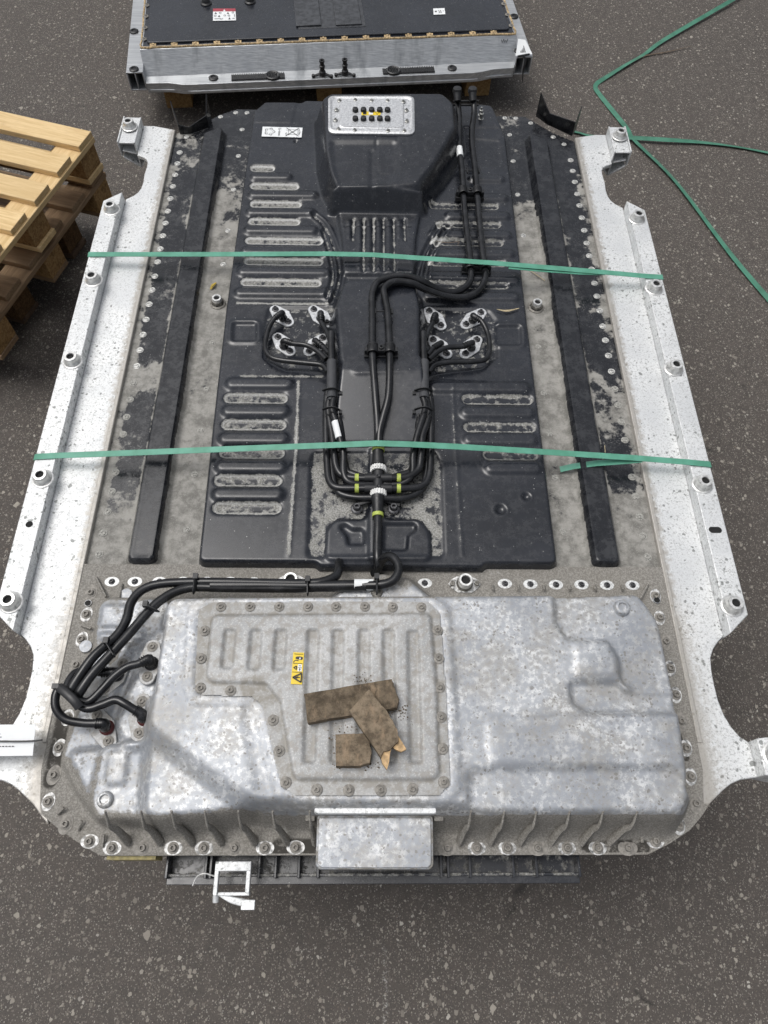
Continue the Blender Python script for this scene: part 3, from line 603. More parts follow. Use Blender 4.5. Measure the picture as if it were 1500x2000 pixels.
for px in (694, 710, 726, 742, 757):
    for py in (212, 229): c = at(px, py, cpz+.012); inst('rubber_plug', PLUG, (c[0], c[1], cpz+.0045), CPL)
zz = cpz+.0047
tri = lambda u, v, su, sv: [(u, v-sv), (u+su, v+sv), (u-su, v+sv), (u, v-sv)]
decal('warning_label', [at(706, 218, zz), at(744, 218, zz), at(743, 225, zz), at(706, 225, zz)], CPL, [M['yellow'], M['ink'], M['paper']],
      [('r', 2, (.38, .1, .6, .9)), ('r', 1, (.08, .15, .26, .85)), ('l', 1, [(.82-.1, .15), (.82+.1, .15), (.82, .9), (.72, .15)], .0012)])
# printed lithium label
zz = C+.0025
m_ = [('l', 1, circ(.19, .5, .13, .36, 5), .0011)] + [('l', 1, circ(.19+.105*math.cos(a), .5+.28*math.sin(a), .035, .13, 5), .0008) for a in (0, 1.257, 2.513, 3.77, 5.03)]
m_ += [('t', 1, (.405, .12, .475, .88), 'Li-ion', 1), ('l', 1, [(.60, .08), (.92, .92)], .0018), ('l', 1, [(.60, .92), (.92, .08)], .0018), ('l', 1, [(.66, .22), (.9, .28), (.9, .72), (.66, .78), (.66, .22)], .0009), ('l', 1, [(.92, .2), (.95, .5), (.92, .8)], .0014), ('l', 1, circ(.61, .7, .018, .1, 8), .001), ('l', 1, [(.6, .34), (.64, .34)], .001)]
zz = hz(550, 258); decal('recycling_label', [at(513, 248, zz+.002), at(591, 250, zz+.002), at(589, 269, zz+.002), at(511, 267, zz+.002)], CC, [M['paper'], M['ink']], m_, .0012)

# ---- near casting
h = HF(-.66, .66, .035, .645, .003, FL-.014)
flange = [(-.611, .612), (.611, .612), (.611, .30), (.611, .20), (.600, .142)]+P(FL, [(1387, 1569), (1370, 1595), (1348, 1621), (1309, 1647), (1266, 1669), (197, 1671), (167, 1655), (117, 1621), (80, 1590)])+[(-.600, .142), (-.611, .20), (-.611, .30)]
sf = h.sd(flange); h.add(sf, .014, .006, out=True)
T = CTOP
low = h.sd(round_poly(P(.628, [(205, 1170), (330, 1170), (330, 1470), (300, 1600), (195, 1597), (150, 1540), (122, 1480), (150, 1400), (185, 1270), (192, 1190)]), .02))
ml = h.add(low, 0, .014, out=True, lvl=.628)
lf = h.sd(round_poly(P(.640, [(207, 1462), (300, 1455), (310, 1600), (194, 1598), (184, 1565)]), .01)); h.add(lf, .022, .014, out=True)
lf2 = h.sd(round_poly(P(.640, [(128, 1468), (200, 1458), (182, 1550), (170, 1560)]), .012)); h.add(lf2, .012, .015)
pad = h.sd(round_poly(P(.655, [(211, 1466), (250, 1466), (244, 1532), (203, 1532)]), .008)); h.add(pad, .005, .007)
for pts in ([(200, 1180), (250, 1183), (240, 1225), (195, 1225)], [(196, 1235), (285, 1235), (283, 1252), (192, 1252)], [(238, 1255), (262, 1255), (215, 1395), (192, 1395)]): h.add(h.sd(round_poly(P(.63, pts), .006)), .007, .008)
step = h.sd(round_poly(P(.665, [(262, 1290), (330, 1250), (345, 1380), (310, 1460), (240, 1460), (215, 1410)]), .015)); h.add(step, .014, .02)
tri_ = h.sd(round_poly(P(.682, [(303, 1430), (330, 1430), (500, 1572), (290, 1592)]), .02)); h.add(tri_, 0, .035, out=True, lvl=.682)
main = h.sd(round_poly(P(T, [(332, 1172), (1086, 1166), (1250, 1160), (1290, 1215), (1318, 1350), (1345, 1545), (1330, 1577), (945, 1577), (905, 1563), (620, 1562), (500, 1552), (300, 1408), (312, 1290)]), .016))
front = h.Y < .17
wv = np.where(h.Y < at(700, 1560, T)[1]+.01, .048, np.where(h.X > .45, .022, .022)); wv = np.where((h.X < -.2) & (h.Y < .32), .045, wv); wv = np.where(h.Y > .46, .035, wv)
m = h.S(1-main/wv); Zm = h.Z*(1-m)+T*m; mt = m.copy(); h.Z = np.maximum(h.Z, Zm)
# rear dusty ramp towards the mid bulge
bul = h.sd(round_poly(P(.66, [(655, 1150), (745, 1112), (800, 1122), (830, 1150), (860, 1175), (640, 1175)]), .03)); mbu = h.S(.6-bul/.03); h.Z = np.maximum(h.Z, FL+(.656-FL)*mbu)
ne = h.sd(round_poly(P(T, [(1082, 1150), (1087, 1218), (1110, 1248), (1188, 1250), (1210, 1285), (1214, 1330), (1238, 1348), (1400, 1350), (1400, 1120), (1082, 1120)]), .015)); h.add(ne, -.012, .009)
pk_ = h.sd(round_poly(P(T, [(1113, 1330), (1205, 1330), (1225, 1349), (1330, 1352), (1330, 1392), (1145, 1390), (1118, 1370)]), .012)); h.add(pk_, -.014, .009)
blk = h.sd(round_poly(P(T, [(1122, 1256), (1185, 1256), (1203, 1285), (1206, 1318), (1126, 1318)]), .01)); h.add(blk, .004, .008)
ledge = h.sd(round_poly(P(T, [(916, 1502), (1310, 1498), (1400, 1560), (1400, 1620), (916, 1620)]), .02)); h.add(ledge, -.008, .016)
ledge2 = h.sd(round_poly(P(T, [(950, 1400), (1325, 1394), (1340, 1500), (955, 1488)]), .02)); h.add(ledge2, .003, .014)
ridge = h.sd(round_poly(P(T, [(490, 1362), (520, 1388), (545, 1560), (620, 1562), (500, 1552), (475, 1400)]), .01)); h.add(ridge, -.003, .02)
lidp = P(T, [(386, 1186), (410, 1172), (842, 1173), (864, 1195), (874, 1340), (885, 1532), (862, 1558), (574, 1557), (548, 1542), (534, 1492), (510, 1382), (488, 1364), (384, 1362), (374, 1340), (380, 1204)])
ls = h.sd(lidp); h.add(np.abs(ls-.004)-.010, .003, .008)
# end wall shelf and ribs
for k in range(5):
    for s_ in (1, -1):
        xs = ([(205, 250), (275, 313), (335, 375), (400, 432), (465, 497), (532, 560)] if s_ > 0 else [(920, 900), (985, 962), (1048, 1018), (1113, 1078), (1178, 1137), (1245, 1190)])
rt_ = [(205, 250), (275, 313), (335, 375), (400, 432), (465, 497), (532, 560), (605, 615), (920, 898), (985, 958), (1048, 1016), (1113, 1076), (1178, 1136), (1245, 1190)]
shelf = h.S(1-np.abs(h.Z-.655)/.012)
h.blur(2)
h.D = 1.05*(1-mt)-.35*(h.Z > T-.035)
h.D += .75*h.S(1-np.abs(ls-.006)/.014) + .85*h.S(1-np.abs(main-.008)/.014)*(h.Y > .5)
h.D += .40*h.S(.5-ne/.02) + .35*h.S(.5-pk_/.01)+.30*h.S(1-h.line(P(.69, [(310, 1430), (490, 1558)]))/.02) + .2*h.S(1-np.abs(ne)/.01)
h.D -= .85*h.S(.5-(tri_)/.02)*(h.Z > .66); h.D += .25*h.S(.5-tri_/.02)
h.D -= .6*h.S(.5-lf/.01)*(h.Z > .64)*(h.Y > .12); h.D -= .5*h.S(.5-lf2/.02); h.D = np.where((h.X < -.31) & (low < .005) & (h.Y > .13), h.D-.14, h.D); h.D = np.where(h.Y < .118, np.maximum(h.D, .95), h.D)
h.D -= .55*h.S(.5-(low)/.01)*(h.Y > .22); h.D -= .35*mbu; h.D -= .55*h.S(1-np.abs(h.Y-.528)/.03)*(h.X > -.33)
h.blur(1, 'D'); h.D = np.clip(h.D, 0, 1.1)
for q, r_ in (([(124, 1400), (112, 1460), (98, 1525)], .017), ([(545, 1655), (605, 1655)], .018), ([(1150, 1658), (1255, 1655)], .017), ([(232, 1300), (250, 1275)], .012), ([(1310, 1395), (1340, 1480)], .008)): h.D += .6*h.S(1.3-h.line(P(FL, q))/r_)*(h.Z < FL+.03)
cs = h.mesh(sf < -.001)
cs.prism(flange, FL-.02, FL-.0005, 0, d=1.)
for a, b in rt_:
    p0 = at(a, 1600, .688); p1 = at(b, 1643, FL+.003); mid = ((p0[0]*.55+p1[0]*.45), p0[1]*.35+p1[1]*.65+.006, .648)
    cs.tube([(p0[0], p0[1]+.012, .694), (p0[0]*.8+p1[0]*.2, p0[1]*.7+p1[1]*.3, .672), mid, (p1[0], p1[1], FL+.004)], [.0018, .003, .0045, .0065], n=8, flat=1.6, d=.95)
for (px, py, r) in ((1217, 1185, .0125), (203, 1561, .0115)):
    z = T-.008 if px > 700 else .652; c = at(px, py, z+.006); cs.lathe([(r*1.35, -.006), (r*1.2, .003), (r, .0065), (r*.72, .0065), (r*.6, .002), (.0001, .002)], (c[0], c[1], z), n=24)
for a, b in (((188, 1128), (207, 1166)), ((238, 1140), (232, 1168)), ((1265, 1142), (1250, 1170)), ((160, 1222), (178, 1228)), ((113, 1590), (125, 1578)), ((200, 1655), (203, 1630)), ((152, 1622), (160, 1603)), ((1255, 1645), (1250, 1620)), ((1302, 1620), (1292, 1600))) + tuple(((x, 1143), (x+1, 1152)) for x in (962, 1012, 1062, 1112, 1162, 1215)):
    cs.tube([at(*a, FL+.003), at(*b, FL+.010)], .0028, n=6, d=.8)
for (px, py) in ((167, 1262), (246, 1160)): c = at(px, py, FL+.006); cs.lathe([(.0125, -.004), (.012, .004), (.0001, .0045)], (c[0], c[1], FL+.002), n=20)
CS = cs.build('housing', M['cast'], pk, sharp=60); CS['label'] = 'cast aluminium housing at the near end with ribs and a bolted lid'
HCAST = h
for i, (px, py) in enumerate([(92, 1565), (126, 1609), (173, 1643), (217, 1656), (277, 1656), (337, 1656), (397, 1656), (457, 1656), (517, 1656), (577, 1655), (874, 1656), (932, 1656), (992, 1656), (1051, 1656), (1109, 1656), (1169, 1656), (1228, 1656), (1282, 1643), (1328, 1612), (1361, 1569),
   (1282, 1162), (1290, 1205), (1302, 1252), (1311, 1304), (1322, 1356), (1332, 1408), (1342, 1460), (1351, 1516), (176, 1156), (167, 1198), (158, 1247), (147, 1297), (130, 1400), (114, 1459), (103, 1513)]):
    c = at(px, py, FL+.006); inst('bolt', B_fl if i % 3 != 1 else B_fl2, (c[0], c[1], FL), CS, 0 if (py > 1640 or py == 0) else 1.4)
for (px, py) in [(217, 1134), (262, 1134), (310, 1134), (356, 1134), (403, 1134), (449, 1134), (495, 1135), (830, 1137), (937, 1138), (987, 1138), (1037, 1139), (1087, 1140), (1137, 1140), (1187, 1141), (1237, 1141)]:
    if px == 937: continue
    c = at(px, py, FL+.006); inst('bolt', B_top, (c[0], c[1], FL), CS)
def stud():
    mb = MB(); n = 6; ring = [(-.034, 0), (-.027, -.010), (-.015, -.019), (.015, -.019), (.027, -.010), (.034, 0), (.027, .010), (.015, .017), (-.015, .017), (-.027, .010)]
    mb.prism(ring, 0, .003, 1); mb.lathe([(.0175, .002), (.0175, .006), (.0155, .010)], n=24); mb.lathe([(.0150, .008), (.0150, .024), (.0138, .0265), (.0098, .0265), (.0094, .020), (.0094, .020)], n=24, mi=2); mb.lathe([(.0095, .021), (.0001, .021)], n=16, mi=3)
    for x in (-.027, .027): mb.lathe([(.0055, .003), (.0055, .009), (.003, .0095), (.0001, .008)], (x*.95, 0, 0), n=6, mi=0)
    return lib(mb, 'stud', [M['bolt'], M['bare'], M['bush'], M['hole']])
ST = stud()
for (px, py) in ((567, 1130), (910, 1132)): c = at(px, py, FL+.026); inst('bushing_stud', ST, (c[0], c[1], FL), CS)
# lid
h = HF(-.31, .13, .10, .56, .0025, T+.0055); ls = h.sd(round_poly([tuple(p) for p in P(T+.005, [(390, 1188), (413, 1176), (838, 1177), (858, 1197), (869, 1340), (879, 1532), (858, 1553), (576, 1552), (552, 1538), (538, 1490), (513, 1378), (490, 1359), (388, 1357), (380, 1338), (386, 1204)])], .006))
inn = h.sd(round_poly(P(T+.006, [(415, 1203), (840, 1200), (852, 1340), (857, 1512), (845, 1522), (582, 1522), (573, 1512), (548, 1370), (520, 1335), (412, 1332), (405, 1318)]), .012)); h.add(inn, .0045, .007)
h.add(np.abs(inn-.004)-.001, -.0015, .005); h.D += .45*h.S(1-np.abs(inn-.003)/.006)
for x0, y0, x1, y1 in ((450, 1230, 443, 1306), (501, 1230, 495, 1308), (550, 1230, 544, 1308), (612, 1230, 604, 1490), (661, 1230, 657, 1490), (711, 1230, 709, 1490), (759, 1230, 761, 1490), (807, 1232, 812, 1490)):
    a, b = P(T+.008, [(x0, y0), (x1, y1)]); ux = .0105; q = h.sd(round_poly([(a[0]-ux, a[1]), (a[0]+ux, a[1]), (b[0]+ux, b[1]), (b[0]-ux, b[1])], .005)); h.add(q, -.0048, .0045, .4, .008)
for px, py, r in ((496, 1345, .030), (514, 1360, .026)): c = at(px, py, T+.008); d = np.hypot(h.X-c[0], h.Y-c[1]); h.D += 1.1*h.S(1-(d-r*.5)/.014)
h.D += .35*(inn > 0); h.blur(1); h.D = np.clip(h.D, 0, 1)
lm = h.mesh(ls < .002)
lm.prism([(x, y) for x, y in P(T+.0045, [(391, 1189), (413, 1177), (837, 1178), (857, 1198), (868, 1340), (878, 1531), (857, 1552), (577, 1551), (553, 1537), (539, 1489), (514, 1377), (490, 1358), (389, 1356), (381, 1337), (387, 1204)])], T-.004, T+.0042, d=.6)
LID = lm.build('access_lid', M['lid'], pk, sharp=60); LID['label'] = 'pale dusty bolted lid with recessed stripes on the housing'
for (px, py) in [(431, 1184), (488, 1184), (545, 1184), (601, 1184), (656, 1184), (713, 1184), (767, 1185), (823, 1185), (855, 1230), (857, 1285), (859, 1342), (862, 1400), (865, 1462), (867, 1527), (806, 1541), (744, 1543), (681, 1543), (619, 1542), (558, 1528), (545, 1466), (533, 1406), (450, 1348), (391, 1343), (392, 1285), (399, 1231)]:
    c = at(px, py, T+.009); inst('bolt', B_lid, (c[0], c[1], T+.0055), LID)
zl = T+.0115
mk = [('p', 1, [(.22, .19), (.30, .14), (.5, .125), (.75, .13), (.92, .15), (.93, .20), (.85, .235), (.62, .235), (.35, .225)]), ('p', 2, [(.62, .16), (.70, .16), (.72, .215), (.60, .215)]), ('l', 1, [(.08, .33), (.18, .27), (.34, .25), (.45, .27), (.55, .26)], .0016),
      ('l', 1, [(.05, .355), (.95, .355)], .0010), ('l', 1, [(.05, .63), (.95, .63)], .0010), ('r', 2, (.52, .38, .88, .60)), ('l', 1, [(.55, .49), (.86, .49)], .0010), ('l', 1, [(.6, .43), (.8, .43)], .0012), ('l', 1, [(.62, .54), (.8, .54)], .0012), ('l', 1, [(.70, .5), (.70, .59)], .0008),
      ('l', 1, [(.14, .49), (.40, .44), (.40, .55), (.14, .49)], .0016), ('l', 1, [(.12, .80), (.90, .66), (.90, .94), (.12, .80)], .0024), ('l', 1, [(.30, .79), (.52, .82), (.50, .78), (.76, .80)], .0018), ('l', 1, [(.1, .06), (.9, .06)], .0008)]
decal('hazard_label', [at(573, 1274, zl), at(594, 1275, zl), at(590, 1337, zl), at(568, 1336, zl)], LID, [M['yellow'], M['ink'], M['paper']], mk, .0008, 'small yellow high voltage warning label')
for (px, py) in ((172, 1178), (1283, 1172)): mb = MB(); c = at(px, py, FL+.002); mb.lathe([(.0065, .0006), (.0001, .0006)], c, n=16, mi=1); mb.lathe([(.0075, -.001), (.0072, .0009), (.0063, .0008)], c, n=16); mb.build('drain_hole', [M['cast'], M['hole']], CS)
# connector box on the near end wall
mb = MB(); q = P(.690, [(614, 1578), (852, 1578), (852, 1590), (614, 1590)]); mb.prism(round_poly(q, .004), .655, .694)
q = P(.672, [(619, 1592), (846, 1592), (847, 1690), (840, 1698), (624, 1698), (616, 1690)]); mb.prism(round_poly(q, .006), .610, .668, 1, d=.5)
cx, cy = np.mean([p[0] for p in q]), np.mean([p[1] for p in q]); q2 = round_poly([(cx+(x-cx)*.965, cy+(y-cy)*.93) for x, y in q], .005); mb.prism(q2, .660, .6705, 1)
mb.prism([(cx+(x-cx)*1.02, cy+(y-cy)*1.02+.001) for x, y in round_poly(q, .006)], .612, .630, 1, d=1.)
for px in (605, 858): c = at(px, 1598, .67); mb.box(c[0]-.008, c[0]+.008, c[1]-.004, c[1]+.006, .640, .662, 1, d=1.)
mb.build('front_cover', [M['raw'], M['cast']], pk, .0014)
# frame bracket hanging at the near edge
z0 = .575; fr = P(z0, [(421, 1682), (491, 1682), (490, 1750), (418, 1750)]); (xa, ya), (xb, yb), (xc, yc), (xd, yd) = fr; t = .0075; mb = MB()
mb.box(xa, xb, ya-.016, ya, z0-.012, z0); mb.box(xa, xa+t, yd, ya-.015, z0-.012, z0-.001); mb.box(xb-t, xb, yd+.004, ya-.015, z0-.012, z0-.001); mb.box(xa, xb, yd, yd+.006, z0-.020, z0-.006)
mb.tube([(xa+.004, yd+.002, z0-.012), (xa+.004, yd-.010, z0-.016)], .0055, n=10); mb.tube([(xa+.01, yd+.002, z0-.012), ((xa+xb)/2, yd-.006, z0-.014), (xb-.004, yd-.012, z0-.016)], [.003, .006, .007], n=8, flat=.5)
mb.box(xb-.014, xb+.010, yd-.022, yd-.006, z0-.020, z0-.011); mb.build('bracket', M['raw'], pk, .0012)
mb = MB(); mb.tube([at(420, 1712, .56), at(400, 1706, .57), at(385, 1712, .56), at(376, 1730, .55)], .0012, n=5); mb.build('wire_end', M['white'], pk)
# black ribbed channel below the near edge
zc = .50; y1 = P(zc, [(700, 1690)])[0][1]+.012; yb = P(zc, [(700, 1727)])[0][1]; x0 = P(zc, [(325, 1720)])[0][0]; x1 = P(zc, [(1133, 1720)])[0][0]; ym = P(zc, [(700, 1708)])[0][1]; mb = MB()
mb.prism([(x0, yb), (x1, yb), (x1, ym), (x0, ym)], zc-.012, zc, 0, d=.25); mb.box(x0, x1, ym-.003, ym+.002, zc-.01, zc+.010, 0, d=.6); mb.box(x0+.005, x1-.005, ym, y1+.03, zc-.015, zc-.010, 0, d=.5); mb.box(x0+.02, x1-.02, y1+.015, y1+.03, zc-.015, .58, 0, d=.2)
for px in (330, 405, 415, 508, 540, 585, 622, 860, 874, 916, 1000, 1045, 1127): xx = P(zc, [(px, 1700)])[0][0]; mb.box(xx-.0025, xx+.0025, ym-.006, y1+.012, zc-.012, zc+.018+.004*random.random(), 0, d=.35)
mb.build('end_channel', M['black'], pk, .001)
mb = MB(); q = at(210, 1672, .58); q2 = at(305, 1674, .58); mb.box(q[0], q2[0], q[1]-.006, q[1]+.004, .535, .583); mb.build('edge_sticker', M['oldy'], pk)['label'] = 'yellow sticker on the near left edge'

# corner fins at the far end
for pts in ([((343, 243), .075), ((352, 262), .03), ((372, 262), .022), ((408, 250), .040), ((414, 236), .085)], [((1046, 227), .075), ((1068, 243), .036), ((1117, 266), .045), ((1125, 253), .075)]):
    mb = MB(); base = [Vector(at(x, y, PLATE+.001)) for (x, y), hh in pts]; tp = [b+Vector((0, 0, hh)) for b, ((_, _), hh) in zip(base, pts)]; n = len(base); t = .003
    offs = []
    for i in range(n):
        d = (base[min(i+1, n-1)]-base[max(i-1, 0)]).normalized(); offs.append(Vector((-d.y, d.x, 0))*t)
    vs = base+tp+[b+o_ for b, o_ in zip(base, offs)]+[b+o_ for b, o_ in zip(tp, offs)]
    fs = []
    for i in range(n-1): fs += [(i, i+1, n+i+1, n+i), (2*n+i+1, 2*n+i, 3*n+i, 3*n+i+1), (n+i, n+i+1, 3*n+i+1, 3*n+i), (i+1, i, 2*n+i, 2*n+i+1)]
    fs += [(0, n, 3*n, 2*n), (n-1, 3*n-1, 4*n-1, 2*n-1)]
    mb.add(vs, fs); mb.build('corner_fin', M['hose'], pk, .0008, 1)

# ---- hoses
def hose(name, pts, r, mat='hose', flat=1., label=None, n=12, extra=None):
    mb = MB(); q = [at(x, y, z) for x, y, z in pts]; mb.tube(q, r, n=n, flat=flat)
    if extra: extra(mb, q)
    o = mb.build(name, M[mat], pk)
    if label: o['label'] = label
    return o
def zp(lst, dz=.009): return [(x, y, hz(x, y)+dz) for x, y in lst]
R1 = .0088
HZ = C+.026
A = [(893, 176, .700), (894, 200, .680), (897, 233, .668), (896, 283, .660), (902, 333, .655), (908, 417, .652), (915, 480, .650), (920, 527, .648), (918, 549, .646), (903, 565, .648), (881, 571, .652), (849, 562, .668), (820, 547, .690), (788, 539, .698), (759, 542, .700), (737, 552, .700), (727, 575, .700), (727, 605, .699), (727, 663, .698), (728, 703, .697), (733, 770, .684), (737, 823, .668), (738, 868, .652)]
Bp = [(923, 176, .698), (926, 217, .672), (922, 250, .664), (922, 283, .660), (928, 333, .655), (935, 417, .652), (942, 490, .650), (948, 527, .648), (945, 551, .646), (932, 570, .646), (908, 580, .647), (873, 579, .655), (833, 566, .676), (807, 554, .694), (780, 550, .699), (762, 553, .701), (750, 565, .701), (752, 583, .700), (757, 610, .699), (760, 663, .698), (761, 703, .697), (759, 770, .684), (749, 812, .672), (742, 840, .664), (740, 868, .656)]
hA = hose('coolant_hose', A, R1); hB = hose('coolant_hose', Bp, R1)
for pts in (A, Bp):
    mb = MB(); x, y, z = pts[0]; mb.tube([at(x, y-1, z+.012), at(x, y+6, z+.004), at(x+1, y+22, z-.010)], [.0115, .0118, .0105], n=14); c = at(x, y, z+.010); mb.lathe([(.0135, -.006), (.0138, 0), (.012, .006), (.0001, .007)], c, n=14); mb.build('hose_end_cap', M['clip'], pk)
mb = MB(); mb.tube([at(885, 205, .665), at(935, 205, .665)], .0035, n=8); mb.tube([at(885, 198, .672), at(935, 197, .672)], .0028, n=8); mb.build('hose_spacer', M['clip'], pk)
SD = lib(MB().lathe([(.0085, 0), (.0085, .003), (.005, .004), (.0048, .012), (.0062, .0122), (.0062, .019), (.003, .020), (.003, .027), (.0001, .027)], n=12), 'stud_bolt', [M['steel']])
for (px, py) in ((940, 215), (941, 222), (875, 207)): c = at(px, py, C+.018); inst('stud_bolt', SD, (c[0], c[1], C), pk)
for (xa, xb, y, z) in ((908, 930, 333, .655), (914, 940, 468, .652), (728, 760, 608, .699)):
    mb = MB(); mb.tube([at(xa-6, y, z+.002), at(xb+6, y, z+.002)], .0022, n=6)
    for x in (xa-6, xa+5, xb-5, xb+6): mb.tube([at(x, y-5, z+.002), at(x, y+5, z+.002)], .0026, n=6)
    mb.build('hose_spacer', M['clip'], pk)
def clamp(pa, pb, y, z):
    mb = MB(); a = Vector(at(pa, y, z)); b = Vector(at(pb, y, z))
    for c in (a, b):
        for k in range(5): mb.lathe([(.0128, -.0016), (.0140, -.0012), (.0140, .0012), (.0128, .0016)], c+Vector((0, (k-2)*.0042, 0)), n=18, ax=(0, 1, 0))
        mb.lathe([(.0125, -.013), (.0130, -.012), (.0130, .012), (.0125, .013)], c, n=18, ax=(0, 1, 0))
    m_ = (a+b)/2; mb.box(a.x+.010, b.x-.010, m_.y-.010, m_.y+.010, m_.z-.004, m_.z+.006); mb.lathe([(.0062, 0), (.0062, .010), (.003, .0105), (.003, .006), (.0001, .006)], m_, n=16)
    mb.box(a.x-.020, b.x+.020, m_.y-.014, m_.y+.004, m_.z-.022, m_.z-.010); mb.box(a.x-.019, a.x-.012, m_.y-.008, m_.y+.004, m_.z-.012, m_.z+.004); mb.box(b.x+.012, b.x+.019, m_.y-.008, m_.y+.004, m_.z-.012, m_.z+.004)
    mb.build('hose_clamp', M['clip'], pk, .0006, 1)
clamp(904, 932, 374, .656); clamp(917, 945, 519, .652); clamp(728, 761, 682, .700)
for (x, y0, y1, z) in ((897, 290, 306, .661),):
    o = hose('hose_label', [(897, 289, .660), (899, 306, .659)], R1+.0007, 'paper')
    mb = MB()
# tee connector
def seg(name, mat, pts, r, parent=pk, n=16): mb = MB(); mb.tube([at(*p) for p in pts], r, n=n, sub=1 if len(pts) < 3 else 3); return mb.build(name, M[mat], parent)
zT = .650
mb = MB(); mb.tube([at(738, 872, .656), at(738, 885, .654), at(739, 910, zT), ], [.0125, .0120, .0145], n=16); mb.tube([at(739, 910, zT), at(739, 930, zT), at(738, 958, zT), at(738, 975, zT)], [.0135, .0118, .0118, .0135], n=16)
mb.tube([at(738, 968, zT), at(738, 985, zT-.002), at(738, 1003, zT-.006)], [.0150, .0125, .0110], n=16)
for y in (934, 954): mb.tube([at(712, y, zT), at(765, y, zT)], .0105, n=14); c = Vector(at(739, y-4, zT+.012)); mb.lathe([(.0045, -.004), (.0045, .002), (.0035, .0026), (.002, .0015), (.0001, .0015)], c, n=12)
for s_ in (-1, 1):
    for y in (938, 952, 972): mb.tube([at(739, y, zT-.010), at(739+s_*34, y+1, zT-.012)], .0085, n=12)
    mb.tube([at(737, 972, zT-.012), at(739+s_*42, 985, C+.006)], .007, n=10, flat=.6)
for y in (912, 922): mb.lathe([(.0158, -.002), (.0165, 0), (.0158, .002)], at(739, y-4, zT), n=20, ax=(0, 1, 0))
mb.build('tee_connector', M['clip'], pk)
for y in (917, 965):
    mb = MB(); mb.lathe([(.0140, -.0065), (.0162, -.0060), (.0162, .0060), (.0140, .0065)], at(739, y, zT), n=24, ax=(0, 1, 0))
    for k in range(10): t = math.pi*k/9; c = Vector(at(739, y, zT)); mb.lathe([(.0016, -.006), (.0016, .006)], (c.x+.0164*math.cos(t), c.y, c.z+.0164*math.sin(t)), n=6, ax=(0, 1, 0))
    mb.build('white_collar', M['white'], pk)
for (x, y, z, hor, r) in ((739, 878, .655, 0, .0135), (738, 1006, zT-.006, 0, .0118), (697, 934, .648, 1, .0098), (779, 934, .648, 1, .0098), (697, 954, .648, 1, .0098), (779, 954, .648, 1, .0098)):
    mb = MB(); mb.lathe([(r-.001, -.0045), (r+.0004, -.0040), (r+.0004, .0040), (r-.001, .0045)], at(x, y, z), n=20, ax=(1, 0, 0) if hor else (0, 1, 0)); mb.build('lime_band', M['lime'], pk)
for (px, py) in ((697, 990), (769, 990)): c = at(px, py, C+.010); inst('bolt', B_fit, (c[0], c[1], C+.002), pk, sc=1.5)
hose('coolant_hose', [(738, 1000, zT-.005), (738, 1030, .646), (737, 1060, .645), (737, 1085, .645), (738, 1100, .640), (736, 1115, .628), (730, 1122, .618)], .0092)
RL = .0082
LH = [[(652, 775, .664), (649, 800, .662), (657, 827, .660), (665, 859, .658), (671, 888, .654), (671, 922, .650), (680, 940, .648), (705, 947, .645), (731, 945, .642)],
 [(646, 770, .660), (641, 800, .655), (649, 853, .650), (653, 888, .648), (657, 913, .646), (669, 929, .646), (697, 934, .648), (733, 934, .650)],
 [(640, 765, .656), (637, 800, .650), (637, 853, .645), (639, 905, .642), (643, 938, .642), (657, 952, .645), (689, 954, .648), (731, 954, .650)],
 [(644, 780, .646), (645, 860, .638), (650, 930, .637), (660, 959, .638), (675, 968, .640), (700, 972, .642), (728, 972, .644)],
 [(660, 790, .650), (668, 860, .642), (676, 915, .638), (690, 926, .638), (728, 938, .640)]]
RH = [[(826, 775, .664), (830, 800, .662), (814, 853, .656), (807, 888, .650), (806, 922, .646), (796, 939, .644), (775, 947, .642), (748, 946, .642)],
 [(832, 770, .660), (837, 813, .657), (825, 853, .654), (822, 893, .650), (818, 915, .647), (801, 930, .647), (779, 934, .648), (746, 934, .650)],
 [(838, 765, .656), (842, 800, .650), (841, 893, .644), (837, 933, .643), (822, 950, .645), (790, 954, .648), (748, 954, .650)],
 [(834, 780, .646), (836, 880, .638), (829, 945, .637), (815, 963, .638), (798, 971, .640), (775, 974, .642), (750, 973, .644)],
 [(818, 790, .650), (815, 860, .642), (805, 915, .638), (790, 926, .638), (750, 938, .640)]]
for i, L in enumerate(LH+RH): hose('coolant_hose', L, RL)
for x, s_ in ((648, 1), (828, 1)):
    hose('foam_sleeve', [(x, 706, .668), (x, 740, .667), (x, 778, .664)], .0118, 'sleeve'); hose('foam_sleeve', [(x+(1 if x < 700 else 2), 762, .662), (x, 784, .660)], .0105, 'sleeve')
    hose('foam_sleeve', [(x-1, 650, .672), (x-1, 680, .670), (x, 708, .668)], .0090, 'hose')
    for y in (763, 800): mb = MB(); mb.tube([at(x-18, y, .672), at(x-6, y-4, .680), at(x+6, y-4, .680), at(x+16, y+2, .670)], .0018, n=6, flat=2); c = at(x+(-19 if x > 700 else 17), y+6, .668); mb.box(c[0]-.004, c[0]+.004, c[1]-.004, c[1]+.005, c[2]-.003, c[2]+.004); mb.build('cable_tie', M['clip'], pk)
o = hose('hose_label', [(655, 824, .6605), (663, 856, .6585)], RL+.0007, 'paper'); o = hose('hose_label', [(692, 1142, .668), (729, 1142, .668)], .0105+.0008, 'paper')
for (x0, y0, x1, y1, z) in ((656, 832, 661, 850, .667), (659, 832, 663, 848, .667)): hose('label_print', [(x0, y0, z+.0002), (x1, y1, z-.002)], .0006, 'ink', n=5)
